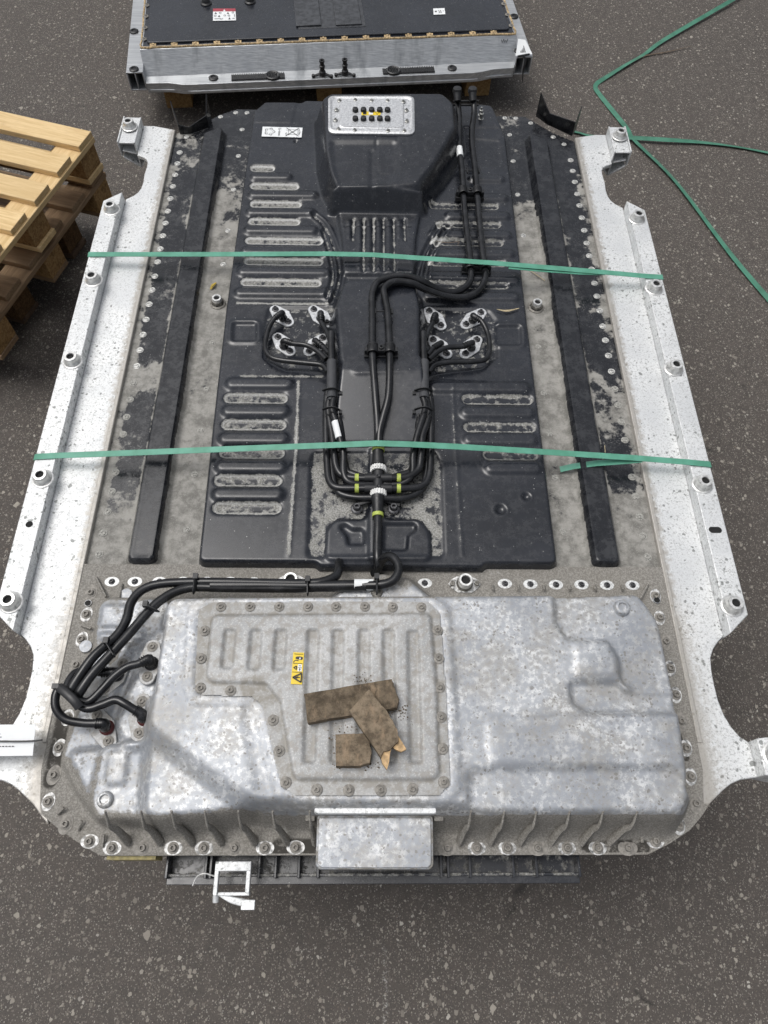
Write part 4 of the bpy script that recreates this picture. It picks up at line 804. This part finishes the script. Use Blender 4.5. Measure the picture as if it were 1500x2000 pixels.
# fitting plates with elbows
FZ = C-.004
def fitting(b1, b2, cen, elbow, k=1., zb=FZ, mat='fit', boltm=None, red=False, rad=.0150, hr=.0064):
    z = zb+.003; a = Vector(at(*b1, z)); b = Vector(at(*b2, z)); m_ = (a+b)/2; d = (b-a).normalized(); n_ = Vector((-d.y, d.x, 0)); r = rad*k; R_ = r*1.55
    pts = []
    for c, s0 in ((b, 1), (a, -1)):
        for t in np.linspace(-1.0, 1.0, 7): v = d*s0*math.cos(t)+n_*s0*math.sin(t); pts.append((c.x+v.x*r, c.y+v.y*r))
        v = n_*s0; pts.append((m_.x+v.x*R_, m_.y+v.y*R_))
    mb = MB(); mb.prism(pts, zb, zb+.0042); o = mb.build('fitting_plate', M[mat], pk, .0008, 1)
    for c in (a, b): inst('bolt', boltm or B_fit, (c.x, c.y, zb+.0042), o)
    c = at(*cen, zb+.012)
    mb = MB(); mb.lathe([(hr*1.75, 0), (hr*1.75, .004), (hr*1.45, .006), (hr*1.4, .011), (hr*1.15, .012)], (c[0], c[1], zb+.004), n=18, mi=1 if red else 0)
    e = [(c[0], c[1], zb+.010), (c[0], c[1], zb+.020)]; e += [at(*p) for p in elbow]; mb.tube(e, [hr*1.3, hr*1.35]+[hr*1.2]+[hr]*(len(e)-3), n=12, sub=5)
    nx = [Vector(q) for q in e]
    dd = (nx[3]-nx[2]).normalized() if len(nx) > 3 else Vector((1, 0, 0))
    for s_ in (.3, .55, .8): mb.lathe([(hr*1.1, -.0015), (hr*1.32, -.001), (hr*1.32, .001), (hr*1.1, .0015)], nx[2].lerp(nx[3], s_) if len(nx) > 3 else nx[2], n=14, ax=dd)
    mb.build('elbow_hose', [M['hose'], M['redo']], pk); return o
fitting((538, 605), (563, 629), (552, 618), [(549, 612, .652), (536, 622, .650), (524, 643, .646), (518, 675, .644), (525, 694, .645), (546, 703, .648), (598, 709, .652), (628, 713, .656), (640, 726, .660)])
fitting((613, 605), (639, 631), (626, 618), [(627, 613, .652), (628, 630, .650), (638, 648, .655), (645, 668, .662)])
fitting((543, 659), (566, 686), (554, 673), [(557, 666, .652), (571, 671, .651), (597, 674, .652), (619, 685, .656), (637, 702, .660)])
fitting((630, 661), (604, 686), (616, 672), [(617, 666, .652), (632, 679, .655), (642, 690, .660)])
fitting((838, 608), (861, 636), (850, 622), [(849, 616, .652), (845, 631, .652), (836, 647, .656), (832, 663, .660)])
fitting((939, 611), (910, 634), (924, 622), [(925, 618, .652), (940, 627, .650), (952, 650, .646), (956, 680, .645), (950, 700, .646), (927, 706, .648), (873, 708, .652), (849, 714, .656), (838, 727, .660)])
fitting((846, 664), (872, 691), (860, 677), [(860, 671, .654), (845, 681, .656), (835, 694, .660)])
fitting((931, 664), (909, 691), (921, 676), [(920, 670, .652), (903, 677, .652), (873, 679, .654), (855, 687, .657), (838, 702, .660)])
# near bundle over the rear of the housing
RB = .0092
hose('coolant_hose', [(738, 1118, .610), (741, 1104, .632), (750, 1090, .655), (764, 1087, .668), (776, 1100, .674), (778, 1118, .676), (766, 1135, .676), (742, 1142, .674), (700, 1143, .668), (650, 1145, .664), (603, 1148, .662), (550, 1149, .662), (440, 1148, .662), (380, 1147, .664), (340, 1157, .668), (300, 1184, .674), (253, 1237, .680), (213, 1281, .684), (180, 1317, .686), (158, 1348, .684), (148, 1366, .676)], RB)
hose('coolant_hose', [(668, 1106, .606), (662, 1098, .630), (662, 1112, .650), (655, 1126, .660), (630, 1136, .664), (603, 1139, .664), (550, 1139, .664), (440, 1137, .664), (367, 1137, .664), (310, 1141, .666), (277, 1153, .668), (256, 1177, .672), (247, 1210, .676), (228, 1241, .680), (185, 1280, .686), (158, 1316, .686), (140, 1345, .684), (133, 1362, .676)], RB)
hose('foam_sleeve', [(716, 1144, .668), (690, 1144, .666), (603, 1145, .662), (500, 1144, .662), (412, 1144, .662)], .0116, 'hose')
for (a, b, z) in (((736, 1128), (736, 1156), .684), ((601, 1133), (601, 1158), .676), ((382, 1128), (379, 1155), .676), ((284, 1182), (306, 1193), .690), ((207, 1253), (222, 1278), .698)):
    mb = MB(); mb.tube([at(*a, z-.012), at(*a, z), at(*b, z), at(*b, z-.014)], .0022, n=6, flat=2.4, sub=3); c = at(*a, z); mb.box(c[0]-.005, c[0]+.005, c[1]-.004, c[1]+.008, c[2]-.004, c[2]+.005); mb.build('cable_tie', M['clip'], pk, .0005, 1)
mb = MB(); c = at(736, 1157, .655); mb.lathe([(.013, -.01), (.013, .0), (.010, .004), (.0001, .005)], c, n=16); mb.build('hose_mount', M['bolt'], pk)
def nb(*a, zb=.632, **k): return fitting(*a, zb=zb, mat='lid', boltm=B_lid, rad=.0150, hr=.0078, **k)
nb((190, 1397), (212, 1448), (207, 1420), [(203, 1413, .662), (185, 1413, .663), (160, 1412, .664), (128, 1405, .668), (110, 1385, .674), (108, 1362, .678), (114, 1345, .680)], red=True)
nb((278, 1370), (272, 1432), (281, 1402), [(276, 1393, .674), (262, 1386, .678), (243, 1374, .682), (225, 1367, .682), (200, 1376, .680), (172, 1384, .678), (150, 1374, .680)], zb=.649, red=True)
nb((298, 1264), (288, 1322), (294, 1294), [(290, 1287, .674), (272, 1296, .676), (248, 1303, .677), (222, 1322, .677), (200, 1346, .677), (174, 1370, .676), (152, 1368, .680)], zb=.649)
nb((240, 1296), (205, 1345), (226, 1316), [(215, 1312, .655), (195, 1313, .658), (170, 1311, .662), (148, 1314, .668), (134, 1332, .674), (128, 1352, .678)])
mb = MB(); mb.tube([at(116, 1342, .694), at(128, 1352, .698), at(145, 1368, .698), at(156, 1382, .692)], .0085, n=10, flat=.7); c = at(109, 1341, .696); mb.box(c[0]-.006, c[0]+.006, c[1]-.004, c[1]+.005, c[2]-.004, c[2]+.004); mb.build('hose_clamp', M['clip'], pk)

# ================================================================== STRAPS over the pack
def ribbon(name, pts, width, label, cat, group=None, th=.0008, side=None, mat='gstrap', twist=None):
    p = smooth(pts, 5); vs = []; n = len(p)
    for i, q in enumerate(p):
        t = (p[min(i+1, n-1)]-p[max(i-1, 0)]).normalized(); s_ = Vector(side) if side else t.cross(Vector((0, 0, 1))).normalized()
        s_ = (s_-t*s_.dot(t)).normalized(); nn = s_.cross(t).normalized(); 
        if nn.z < 0: nn = -nn
        if twist: a = twist(i/(n-1)); s_ = s_*math.cos(a)+nn*math.sin(a); nn = s_.cross(t)
        vs += [q+s_*width/2, q-s_*width/2, q-s_*width/2+nn*th, q+s_*width/2+nn*th]
    fs = []
    for i in range(n-1):
        for k in range(4): fs.append((i*4+k, i*4+(k+1) % 4, (i+1)*4+(k+1) % 4, (i+1)*4+k))
    fs += [(3, 2, 1, 0), tuple((n-1)*4+k for k in range(4))]
    mb = MB(); mb.add(vs, fs); o = mb.build(name, M[mat]); props(o, label, cat, group); return o
def lin(a, b, n): return [tuple(np.array(a)+(np.array(b)-np.array(a))*k/n) for k in range(n+1)]
yl = at(178, 497, OUT)[1]; yr = at(1288, 541, OUT)[1]
top = [at(178, 497, OUT+.0025), at(211, 497, OUT+.0025), at(400, 497, .642), at(640, 496, .653), at(730, 498, .658), at(800, 503, .662), at(905, 510, .667), at(950, 513, .667), at(1060, 522, .656), at(1180, 532, .643), at(1256, 539, OUT+.0025), at(1288, 541, OUT+.0025)]
body = [(-.762, yl, .56), (-.7605, yl, .60), (-.7585, yl, OUT)]+top+[(.7585, yr, OUT), (.7605, yr, .60), (.762, yr, .56)]
def strap_obj(name, pts, w_, label, tails):
    mb = MB()
    for P_, rib in [(pts, 1)]+[(t, 0) for t in tails]:
        p = [Vector(q) for q in P_]; n = len(p); vs = []
        for i, q in enumerate(p):
            t = (p[min(i+1, n-1)]-p[max(i-1, 0)]).normalized(); s_ = Vector((0, 1, 0)); s_ = (s_-t*s_.dot(t)).normalized(); nn = s_.cross(t).normalized()
            if nn.z < -.01: nn = -nn
            vs += [q+s_*w_/2, q-s_*w_/2, q-s_*w_/2+nn*.0009, q+s_*w_/2+nn*.0009]
        fs = [(i*4+k, i*4+(k+1) % 4, (i+1)*4+(k+1) % 4, (i+1)*4+k) for i in range(n-1) for k in range(4)]+[(3, 2, 1, 0), tuple((n-1)*4+k for k in range(4))]
        mb.add(vs, fs)
    o = mb.build(name, M['strap']); return props(o, label, 'strap', 'green straps pulled across the battery pack')
strap_obj('packing_strap', body, .0165, 'green strap across the far half of the pack just beyond the hex nuts', [[at(993, 521, .660), at(1060, 527, .652), at(1130, 532, .646), at(1180, 533, .6405)]])
yl = at(73, 893, OUT)[1]; yr = at(1385, 907, OUT)[1]
body = [(-.762, yl, .56), (-.7605, yl, .60), (-.7585, yl, OUT), at(73, 892, OUT+.0025), at(110, 890, OUT+.0025), at(250, 885, .640), at(400, 879, .650), at(640, 870, .668), at(735, 866, .674), at(800, 868, .672), at(900, 873, .664), at(1080, 884, .648), at(1245, 895, .637), at(1345, 903, OUT+.0025), at(1386, 907, OUT+.0025), (.7585, yr, OUT), (.7605, yr, .60), (.762, yr, .56)]
strap_obj('packing_strap', body, .0150, 'green strap across the near half of the pack with a loose tail on its right', [[at(1253, 898, .6335), at(1220, 901, .630), at(1165, 905, .622), at(1120, 911, .610), at(1094, 917, .600)]])
# loose straps on the asphalt
def gz(l, z=.004): return [at(x, y, z if len(l) else z) for x, y in l]
ribbon('loose_strap', [at(1445, -12, .02), at(1430, 0, .02), at(1300, 76, .012), at(1260, 105, .006), at(1225, 125, .010), at(1185, 150, .008), at(1167, 162, .005), at(1163, 171, .004), at(1172, 186, .006), at(1222, 248, .010), at(1240, 275, .012), at(1320, 355, .008), at(1430, 500, .008), at(1520, 606, .008)], .021, 'long loose green strap bent in a sharp corner on the bare asphalt', 'strap', 'loose green straps on the asphalt', twist=lambda u: .25*math.sin(u*17))
ribbon('loose_strap', [at(1110, 254, .004), at(1130, 259, .006), at(1160, 266, .006), at(1230, 269, .014), at(1300, 273, .016), at(1370, 278, .008), at(1440, 287, .005), at(1520, 302, .006)], .021, 'straight loose green strap coming out under the far right lug and crossing the bent one', 'strap', 'loose green straps on the asphalt', twist=lambda u: .3*math.sin(u*9))
mb = MB(); mb.tube([at(1226, 126, .008), at(1260, 109, .006), at(1300, 102, .006), at(1350, 90, .008)], [.006, .0045, .0035, .001], n=6, flat=.5); props(mb.build('twig', M['twig']), 'thin dark twig beside the bent green strap on the asphalt', 'twig')

# ================================================================== WOOD SCRAPS on the lid
zl = T+.011
def jag(pts, z0, z1, name, label, mi=None, fresh=None, sub=6):
    mb = MB(); r = []
    N = len(pts)
    for i in range(N):
        a, b = np.array(pts[i]), np.array(pts[(i+1) % N])
        for k in range(sub): t = k/sub; q = a+(b-a)*t; r.append(tuple(q+rng.normal(0, .0005, 2)*(0 if k == 0 else 1)))
    n = len(r); cx, cy = np.mean([p[0] for p in r]), np.mean([p[1] for p in r]); vs = []
    A_ = sum(p[0]*q[1]-q[0]*p[1] for p, q in zip(r, r[1:]+r[:1]))
    if A_ < 0: r = r[::-1]
    for z, k in ((z0, 1.0), (z0+(z1-z0)*.5, 1.01), (z1-.001, 1.0), (z1, .985)):
        vs += [(cx+(x-cx)*k, cy+(y-cy)*k, z+rng.normal(0, .0003)) for x, y in r]
    fs = [(l*n+i, l*n+(i+1) % n, (l+1)*n+(i+1) % n, (l+1)*n+i) for l in range(3) for i in range(n)]+[tuple(range(3*n, 4*n)), tuple(range(n-1, -1, -1))]
    mb.add(vs, fs); 
    if fresh:
        for f_, zz in fresh: mb.prism(f_, z0, zz, 1)
    o = mb.build(name, [M['rotten2' if name != 'wood_plank' else 'rotten'], M['freshw']], sharp=30); return props(o, label, 'wood', 'wood scraps lying on the lid')
z1 = zl+.018
jag(P(z1, [(594, 1355), (765, 1326), (773, 1350), (780, 1365), (776, 1382), (690, 1396), (602, 1412)]), zl, z1, 'wood_plank', 'long dirty brown plank lying flat beneath the broken piece')
z2 = z1+.017
jag(P(z2, [(721, 1346), (757, 1390), (776, 1424), (778, 1448), (762, 1465), (748, 1470), (744, 1480), (682, 1388)]), z1+.0008, z2, 'broken_board', 'slanting broken board with pale splintered ends lying over the plank', fresh=[(P(z2, [(743, 1472), (757, 1462), (768, 1452), (762, 1470), (760, 1488), (756, 1502), (747, 1490)]), z2-.004), (P(z2, [(770, 1450), (778, 1436), (786, 1448), (794, 1462), (784, 1467), (772, 1462), (768, 1458)]), z2-.006)])
jag(P(z1+.004, [(655, 1434), (710, 1432), (722, 1448), (726, 1470), (722, 1490), (700, 1496), (656, 1496)]), zl, z1+.004, 'wood_block', 'squarish dirty wood block below the plank')
mb = MB()
for i in range(160):
    q = random.choice([(790, 1395, 9, 14), (715, 1330, 14, 6), (770, 1390, 14, 10), (655, 1460, 6, 30), (690, 1418, 25, 8), (725, 1495, 12, 6)]); x, y, z = at(random.gauss(q[0], q[2]), random.gauss(q[1], q[3]), zl-.001); r = random.uniform(.0005, .0017)
    mb.lathe([(r, 0), (r*.8, r*.8), (.0001, r)], (x, y, z), n=5)
props(mb.build('soil_crumbs', M['rotten']), 'dark soil crumbs around the wood scraps', 'soil', kind='stuff')

# small litter
def tiny(name, pts, r, mat, label, cat, flat=.5): mb = MB(); mb.tube([at(*p) for p in pts], r, n=6, flat=flat); return props(mb.build(name, M[mat]), label, cat)
tiny('leaf_scrap', [(411, 565, .596), (416, 557, .599), (422, 552, .596)], [.002, .005, .002], 'leaf', 'crumpled yellow leaf scrap beside the left hex nut', 'leaf')
tiny('twig', [(1035, 528, .596), (1050, 538, .598), (1064, 548, .596)], .0013, 'straw', 'thin pale twig beyond the right hex nut', 'twig')
tiny('twig', [(853, 471, .640), (875, 474, .642), (896, 472, .640), (894, 478, .638)], .0012, 'twig', 'short brown twig left of the far hoses', 'twig')
tiny('straw_scrap', [(970, 604, .632), (990, 607, .634), (1014, 602, .632)], [.001, .0035, .001], 'straw', 'flat wisp of pale straw above the right pad', 'straw')
tiny('dry_straw', [(1181, 870, .622), (1182, 884, .640)], .0008, 'straw', 'single pale straw blade standing by the near strap', 'straw')

# paper tag on the near left lug
z = OUT+.022; mb = MB()
A4 = [at(-75, 1416, z), at(70, 1415, z-.002), at(64, 1476, z-.004), at(-75, 1478, z)]
o = decal('paper_tag', A4, None, [M['paper'], M['ink']], [('t', 1, (.03, .86-.09, .30, .86-.05), 'Lieferung', 0)][:0]+[('l', 1, [(.40+.0, .30), (.53, .30)], .0012), ('l', 1, [(.36, .40), (.55, .40)], .0012)]+[('l', 1, [(.34+k*.045, .70), (.34+k*.045+.03, .70)], .0016) for k in range(9)], .0006)
props(o, 'white paper tag tied to the near left lug', 'tag')
tie = MB(); tie.tube([at(-75, 1447, z+.004), at(30, 1448, z+.003), at(66, 1447, z+.003), at(83, 1445, z+.001)], .0016, n=8, flat=.8); t_ = tie.build('cable_tie', M['clip'], o)

# ================================================================== SECOND PACK
R2 = empty('battery_pack', (-.17, 3.4, .15), 'rear battery pack with brushed aluminium frame and flat black lid, on a pallet', 'battery pack')
ZB, ZF, ZS = .15, .19, .27
fd = np.array(at(933, 160, ZB))-np.array(at(370, 184, ZB)); ang = math.atan2(fd[1], fd[0]); ex = np.array([math.cos(ang), math.sin(ang)]); ey = np.array([-ex[1], ex[0]])
FO = np.array(at(370, 184, ZB)[:2])
def w2(u, v): p = FO+ex*u+ey*v; return (float(p[0]), float(p[1]))
def uv(px, py, z): p = np.array(at(px, py, z)[:2])-FO; return float(p@ex), float(p@ey)
uL, _ = uv(282, 145, ZF); uR, vb = uv(1007, 127, ZF); vbk = .075
LEN = 1.25; sL = uv(273, 97, ZS)[0]; sR = uv(1010, 68, ZS)[0]; vS = .5*(uv(273, 97, ZS)[1]+uv(1010, 68, ZS)[1])
mb = MB()
q = [(uL, vbk), (uL+.01, .022), (uL+.10, .018), (uL+.16, .002), (uL+.19, 0), (uR-.19, 0), (uR-.16, .004), (uR-.10, .020), (uR-.01, .024), (uR, vbk)]
mb.prism([w2(*p) for p in q], ZB, ZF); mb.prism([w2(*p) for p in [(uL+.02, .020), (uL+.14, .010), (uL+.19, -.0035), (uR-.19, -.0035), (uR-.14, .010), (uR-.02, .022), (uR-.02, .06), (uL+.02, .06)]], ZB+.004, ZB+.014)
# sloped inner wall
for (a, b, c, d) in (((uL+.004, vbk-.008, ZF), (uR-.004, vbk-.008, ZF), (sR, vS, ZS), (sL, vS, ZS)),):
    mb.add([(*w2(a[0], a[1]), a[2]), (*w2(b[0], b[1]), b[2]), (*w2(c[0], c[1]), c[2]), (*w2(d[0], d[1]), d[2]), (*w2(sL, vS+.03), ZS), (*w2(sR, vS+.03), ZS), (*w2(uL, vbk+.06), ZF), (*w2(uR, vbk+.06), ZF)], [(0, 1, 2, 3), (3, 2, 5, 4), (0, 3, 4, 6), (1, 7, 5, 2)])
FR = mb.build('frame', M['brushed'], R2, .0015)
for s_, u0, u1 in ((-1, uL-.062, uL+.006), (1, uR-.006, uR+.066)):
    mb = MB()
    for a, b, z0, z1 in ((u0, u1, .222, .228), (u0, u1, ZB+.002, ZB+.008), (u0, u0+.005, ZB+.007, .223), (u1-.005, u1, ZB+.007, .223), ((u0+u1)/2-.002, (u0+u1)/2+.002, ZB+.007, .223)):
        dv = .035; sh = .0 
        mb.prism([w2(a-s_*0, dv), w2(b, dv), w2(b, LEN), w2(a, LEN)], z0, z1)
    mb.build('side_rail', M['brushed'], R2, .001, 1)
ins = .012; mb = MB(); mb.prism([w2(sL+ins, vS+ins), w2(sR-ins, vS+ins), w2(sR-ins, LEN), w2(sL+ins, LEN)], .20, ZS+.004)
lidr = round_poly([w2(sL+.028, vS+.026), w2(sR-.028, vS+.026), w2(sR-.028, LEN), w2(sL+.028, LEN)], .02); mb.prism(lidr, ZS, ZS+.012)
def blk2(px0, px1, py, z, hh):
    u0, v0 = uv(px0, py, z); u1, _ = uv(px1, py, z); mb.prism([w2(u0, v0), w2(u1, v0), w2(u1, v0+.25), w2(u0, v0+.25)], ZS+.010, z)
LD = mb.build('lid', M['black'], R2, .003); LD['label'] = 'wet black lid of the rear pack'
mb = MB(); blk2(578, 628, 50, ZS+.020, 0); blk2(656, 707, 48, ZS+.020, 0); blk2(583, 716, 56, ZS+.014, 0); mb.build('raised_pad', M['pad'], R2, .002)
for (px, py) in ((402, 3), (488, 0)): mb = MB(); c = at(px, py, ZS+.02); mb.lathe([(.024, -.012), (.024, -.004), (.018, 0), (.015, .012), (.010, .016), (.0001, .016)], c, n=18); mb.build('valve_cap', M['clip'], R2)
mb = MB(); L0 = [w2(sL+.006, LEN), w2(sL+.006, vS+.006), w2(sR-.006, vS+.006), w2(sR-.006, LEN)]
jp = []
for a, b in zip(L0[:-1], L0[1:]):
    for k in range(24): t = k/24; jp.append((a[0]+(b[0]-a[0])*t+rng.normal(0, .0007), a[1]+(b[1]-a[1])*t+rng.normal(0, .0007), ZS+.003))
mb.tube(jp, .0042, n=6, sub=2); mb.build('sealant_bead', M['seal'], R2)
for k in range(18):
    px = 285+(k+.35)*41.5; u, _ = uv(px, 90-(px-285)*.038, ZS)
    if u > sR-.02: break
    mb = MB(); a = w2(u-.011, vS+.008); c = w2(u, vS+.020); mb.prism([w2(u-.013, vS+.008), w2(u+.013, vS+.008), w2(u+.013, vS+.028), w2(u-.013, vS+.028)], ZS+.002, ZS+.007); mb.lathe([(.006, .006), (.006, .009), (.003, .0105), (.0001, .010)], (c[0], c[1], ZS), n=12); mb.build('lid_clip', M['seal'], R2)
for u in (sL+.016, sR-.016):
    for k in range(7): c = w2(u, vS+.06+k*.085); inst('bolt', B_lid, (c[0], c[1], ZS+.006), LD, sc=1.1)
GR = lib(MB().lathe([(.020, 0), (.020, .004), (.016, .007), (.011, .007), (.008, .003), (.0001, .003)], n=22), 'grommet', [M['clip']])
for (px, py, z) in ((262, 62, .228), (262, 136, .228), (417, 153, ZF), (883, 134, ZF), (1004, 33, .228), (1012, 100, .228)): c = at(px, py, z); inst('grommet', GR, c, R2, sc=1. if z == ZF else .95)
for (xa, xb, yy0, disc) in ((452, 556, 150, 533), (748, 848, 138, 768)):
    mb = MB(); u0, v0 = uv(xa, yy0+6, ZF); u1, _ = uv(xb, yy0-2, ZF); v0 = .012; v1 = .048; mb.prism([w2(u0, v0), w2(u1, v0), w2(u1, v1), w2(u0, v1)], ZF+.0005, ZF+.004)
    for k in range(30): u = u0+(u1-u0)*(k+.5)/30; mb.prism([w2(u-.0015, v0-.001), w2(u+.0015, v0-.001), w2(u+.0015, v1+.001), w2(u-.0015, v1+.001)], ZF+.003, ZF+.008)
    ud, _ = uv(disc, yy0, ZF); c = w2(ud, .030); mb.lathe([(.030, .002), (.030, .009), (.026, .011), (.022, .008), (.014, .008), (.012, .004), (.0001, .004)], (c[0], c[1], ZF), n=26); mb.build('ribbed_pad', M['clip'], R2)
for (px, py) in ((630, 146), (674, 144)):
    c = Vector(at(px, py, ZF+.004)); mb = MB(); mb.lathe([(.014, 0), (.014, .014), (.010, .018), (.010, .030), (.012, .032), (.012, .038), (.009, .040), (.009, .052), (.0115, .054), (.0115, .060), (.006, .060), (.005, .03), (.0001, .03)], c, n=16)
    for a in (math.radians(200), math.radians(-20)): e = c+Vector((math.cos(a)*.040, math.sin(a)*.040, .002)); mb.tube([c+Vector((0, 0, .006)), e], [.009, .0055], n=8, flat=.6); mb.lathe([(.0075, -.003), (.0075, .005), (.004, .006), (.0001, .004)], e, n=12)
    mb.build('hose_port', M['clip'], R2)
z = ZS+.0135
mk = [('r', 1, (0, 0, 1, .25)), ('p', 3, [(.5, .06), (.56, .24), (.44, .24)])]
for (u, v) in ((.12, .38), (.66, .38), (.27, .62), (.72, .84)): mk.append(('p', 2, [(u, v-.08), (u+.055, v+.08), (u-.055, v+.08)]))
for (u, v) in ((.32, .38), (.88, .36), (.10, .62), (.52, .60), (.70, .62)): mk.append(('l', 2, circ(u, v, .045, .06, 8), .0018))
mk += [('l', 2, [(.06, .86), (.22, .86), (.28, .82), (.36, .9), (.44, .84)], .0025), ('l', 2, [(.84, .86), (.95, .86)], .003), ('l', 2, [(.94, .5), (.94, .72)], .002)]
decal('warning_label', [at(416, 17, z), at(460, 17, z), at(461, 40, z), at(416, 41, z)], LD, [M['paper'], M['red'], M['ink'], M['paper']], mk, .0008, 'white warning label with a red header on the rear lid')
decal('small_label', [at(846, 17, z), at(868, 16, z), at(870, 28, z), at(847, 29, z)], LD, [M['paper'], M['ink']], [('r', 1, (.12, .4, .3, .62)), ('l', 1, [(.4, .3), (.55, .7), (.6, .3), (.7, .7)], .002), ('l', 1, [(.4, .75), (.72, .75)], .002), ('l', 1, [(.85, .4), (.85, .55)], .002)], .0008)
# hand-written letters on the sloped wall
def wallpt(px, py):
    lo = Vector((*w2(uL, vbk-.008), ZF)); hi = Vector((*w2(sL, vS), ZS)); n_ = Vector((ex[0], ex[1], 0)).cross(hi-lo).normalized(); d = Vector(at(px, py, 0))-Vector(CAM); t = (lo-Vector(CAM)).dot(n_)/d.dot(n_); return Vector(CAM)+d*t-n_*(-.0012 if n_.z > 0 else .0012)
for L_ in ([(979, 77), (981, 83), (984, 76)], [(984, 76), (985, 83), (988, 78), (989, 83), (992, 76)]):
    mb = MB(); mb.tube([wallpt(*p) for p in L_], .0013, n=5, sub=1); mb.build('marker_writing', M['darkb'], FR)
z = .246; T4 = [at(1012, 76, z+.02), at(1026, 78, z+.02), at(1040, 106, .236), at(1007, 109, .236)]; o = decal('hanging_tag', T4, R2, [M['paper'], M['ink']], [('l', 1, [(.3+k*.09, .35+.02*k), (.33+k*.09, .85)], .0018) for k in range(4)], .0008)
mb = MB(); mb.tube([at(1022, 108, .24), at(1026, 118, .225), at(1022, 138, .19), at(1020, 162, .14)], [.004, .005, .0035, .001], n=6); mb.tube([at(1012, 110, .236), at(1034, 106, .236)], .004, n=6); mb.build('cable_tie', M['clip'], R2)

# ================================================================== PALLETS
def pallet(loc, rot, label, wood, block, group, nd=6, L=1.2, W=.80, bw_=.087, H=(.020, .019, .082, .020), jit=.004, bm=None, base=True):
    rt = empty('pallet', loc, label, 'pallet', group, rot); h0 = H[3]; h1 = h0+H[2]; h2 = h1+H[1]; h3 = h2+H[0]; rr = random.Random(hash(label) % 999)
    def brd(name, x0, x1, y0, y1, z0, z1, m):
        j = lambda: rr.uniform(-jit, jit)
        cx, cy, cz = (x0+x1)/2, (y0+y1)/2, (z0+z1)/2; mb = MB(); lx, ly = (x1-x0)/2, (y1-y0)/2; hz_ = (z1-z0)/2
        long_y = ly > lx
        if long_y: lx, ly = ly, lx
        mb.box(-lx, lx, -ly, ly, -hz_, hz_); o = mb.build(name, m, rt, .0018, 2, local=True); o.location = (cx+j(), cy+j()*.4, cz); o.rotation_euler = (0, 0, math.pi/2 if long_y else rr.uniform(-.004, .004)); return o
    st = (W-bw_)/(nd-1)
    for k in range(nd): brd('deck_board', 0+abs(rr.uniform(0, jit)), L, k*st, k*st+bw_, h2+.0006, h3, wood)
    for x in (0, L/2-.05, L-.10): brd('cross_board', x+.001, x+.099, 0, W, h1+.0006, h2, wood)
    for i, x in enumerate((0, L/2-.06, L-.12)):
        for k, y in enumerate((0, W/2-.05, W-.10)): brd('block', x+.004, x+.116, y+.003, y+.100, h0+.0006 if base else .0005, h1, block)
    for k, y in enumerate((0, W/2-.05, W-.10) if base else ()): brd('base_board', 0, L, y, y+.100, 0.0005, h0, bm or wood)
    return rt
dr = math.atan2(.293, -.956)
grp = 'pallets stacked on the left'
pallet((-.966, 2.291, .290), dr, 'fresh pale pine pallet on top of the left stack', M['neww'], M['chip'], grp)
pallet((-.975, 2.300, .145), dr+.006, 'weathered brown pallet in the middle of the left stack', M['oldw'], M['chip'], grp, jit=.007)
pallet((-1.125, 2.245, .001), dr-.004, 'darkest reddish brown pallet at the bottom of the left stack', M['darkw'], M['chipd'], grp, jit=.009)
p0 = at(325, 213, 0); rb = math.atan2(at(958, 187, 0)[1]-p0[1], at(958, 187, 0)[0]-p0[0])
pallet((p0[0], p0[1], 0.0), rb, 'wooden pallet under the rear battery pack', M['oldw'], M['chip'], None, L=1.46, W=1.0, nd=7, base=False)
for k in range(3): pallet((-.60+.003*k, .42+.002*k, .0015+.1425*k), .0+.003*k, 'weathered pallet directly under the large near battery pack, %s of three' % ('lowest', 'middle', 'topmost')[k], M['oldw'], M['chip'], 'pallets under the big pack', L=1.2, W=1.2, nd=8)
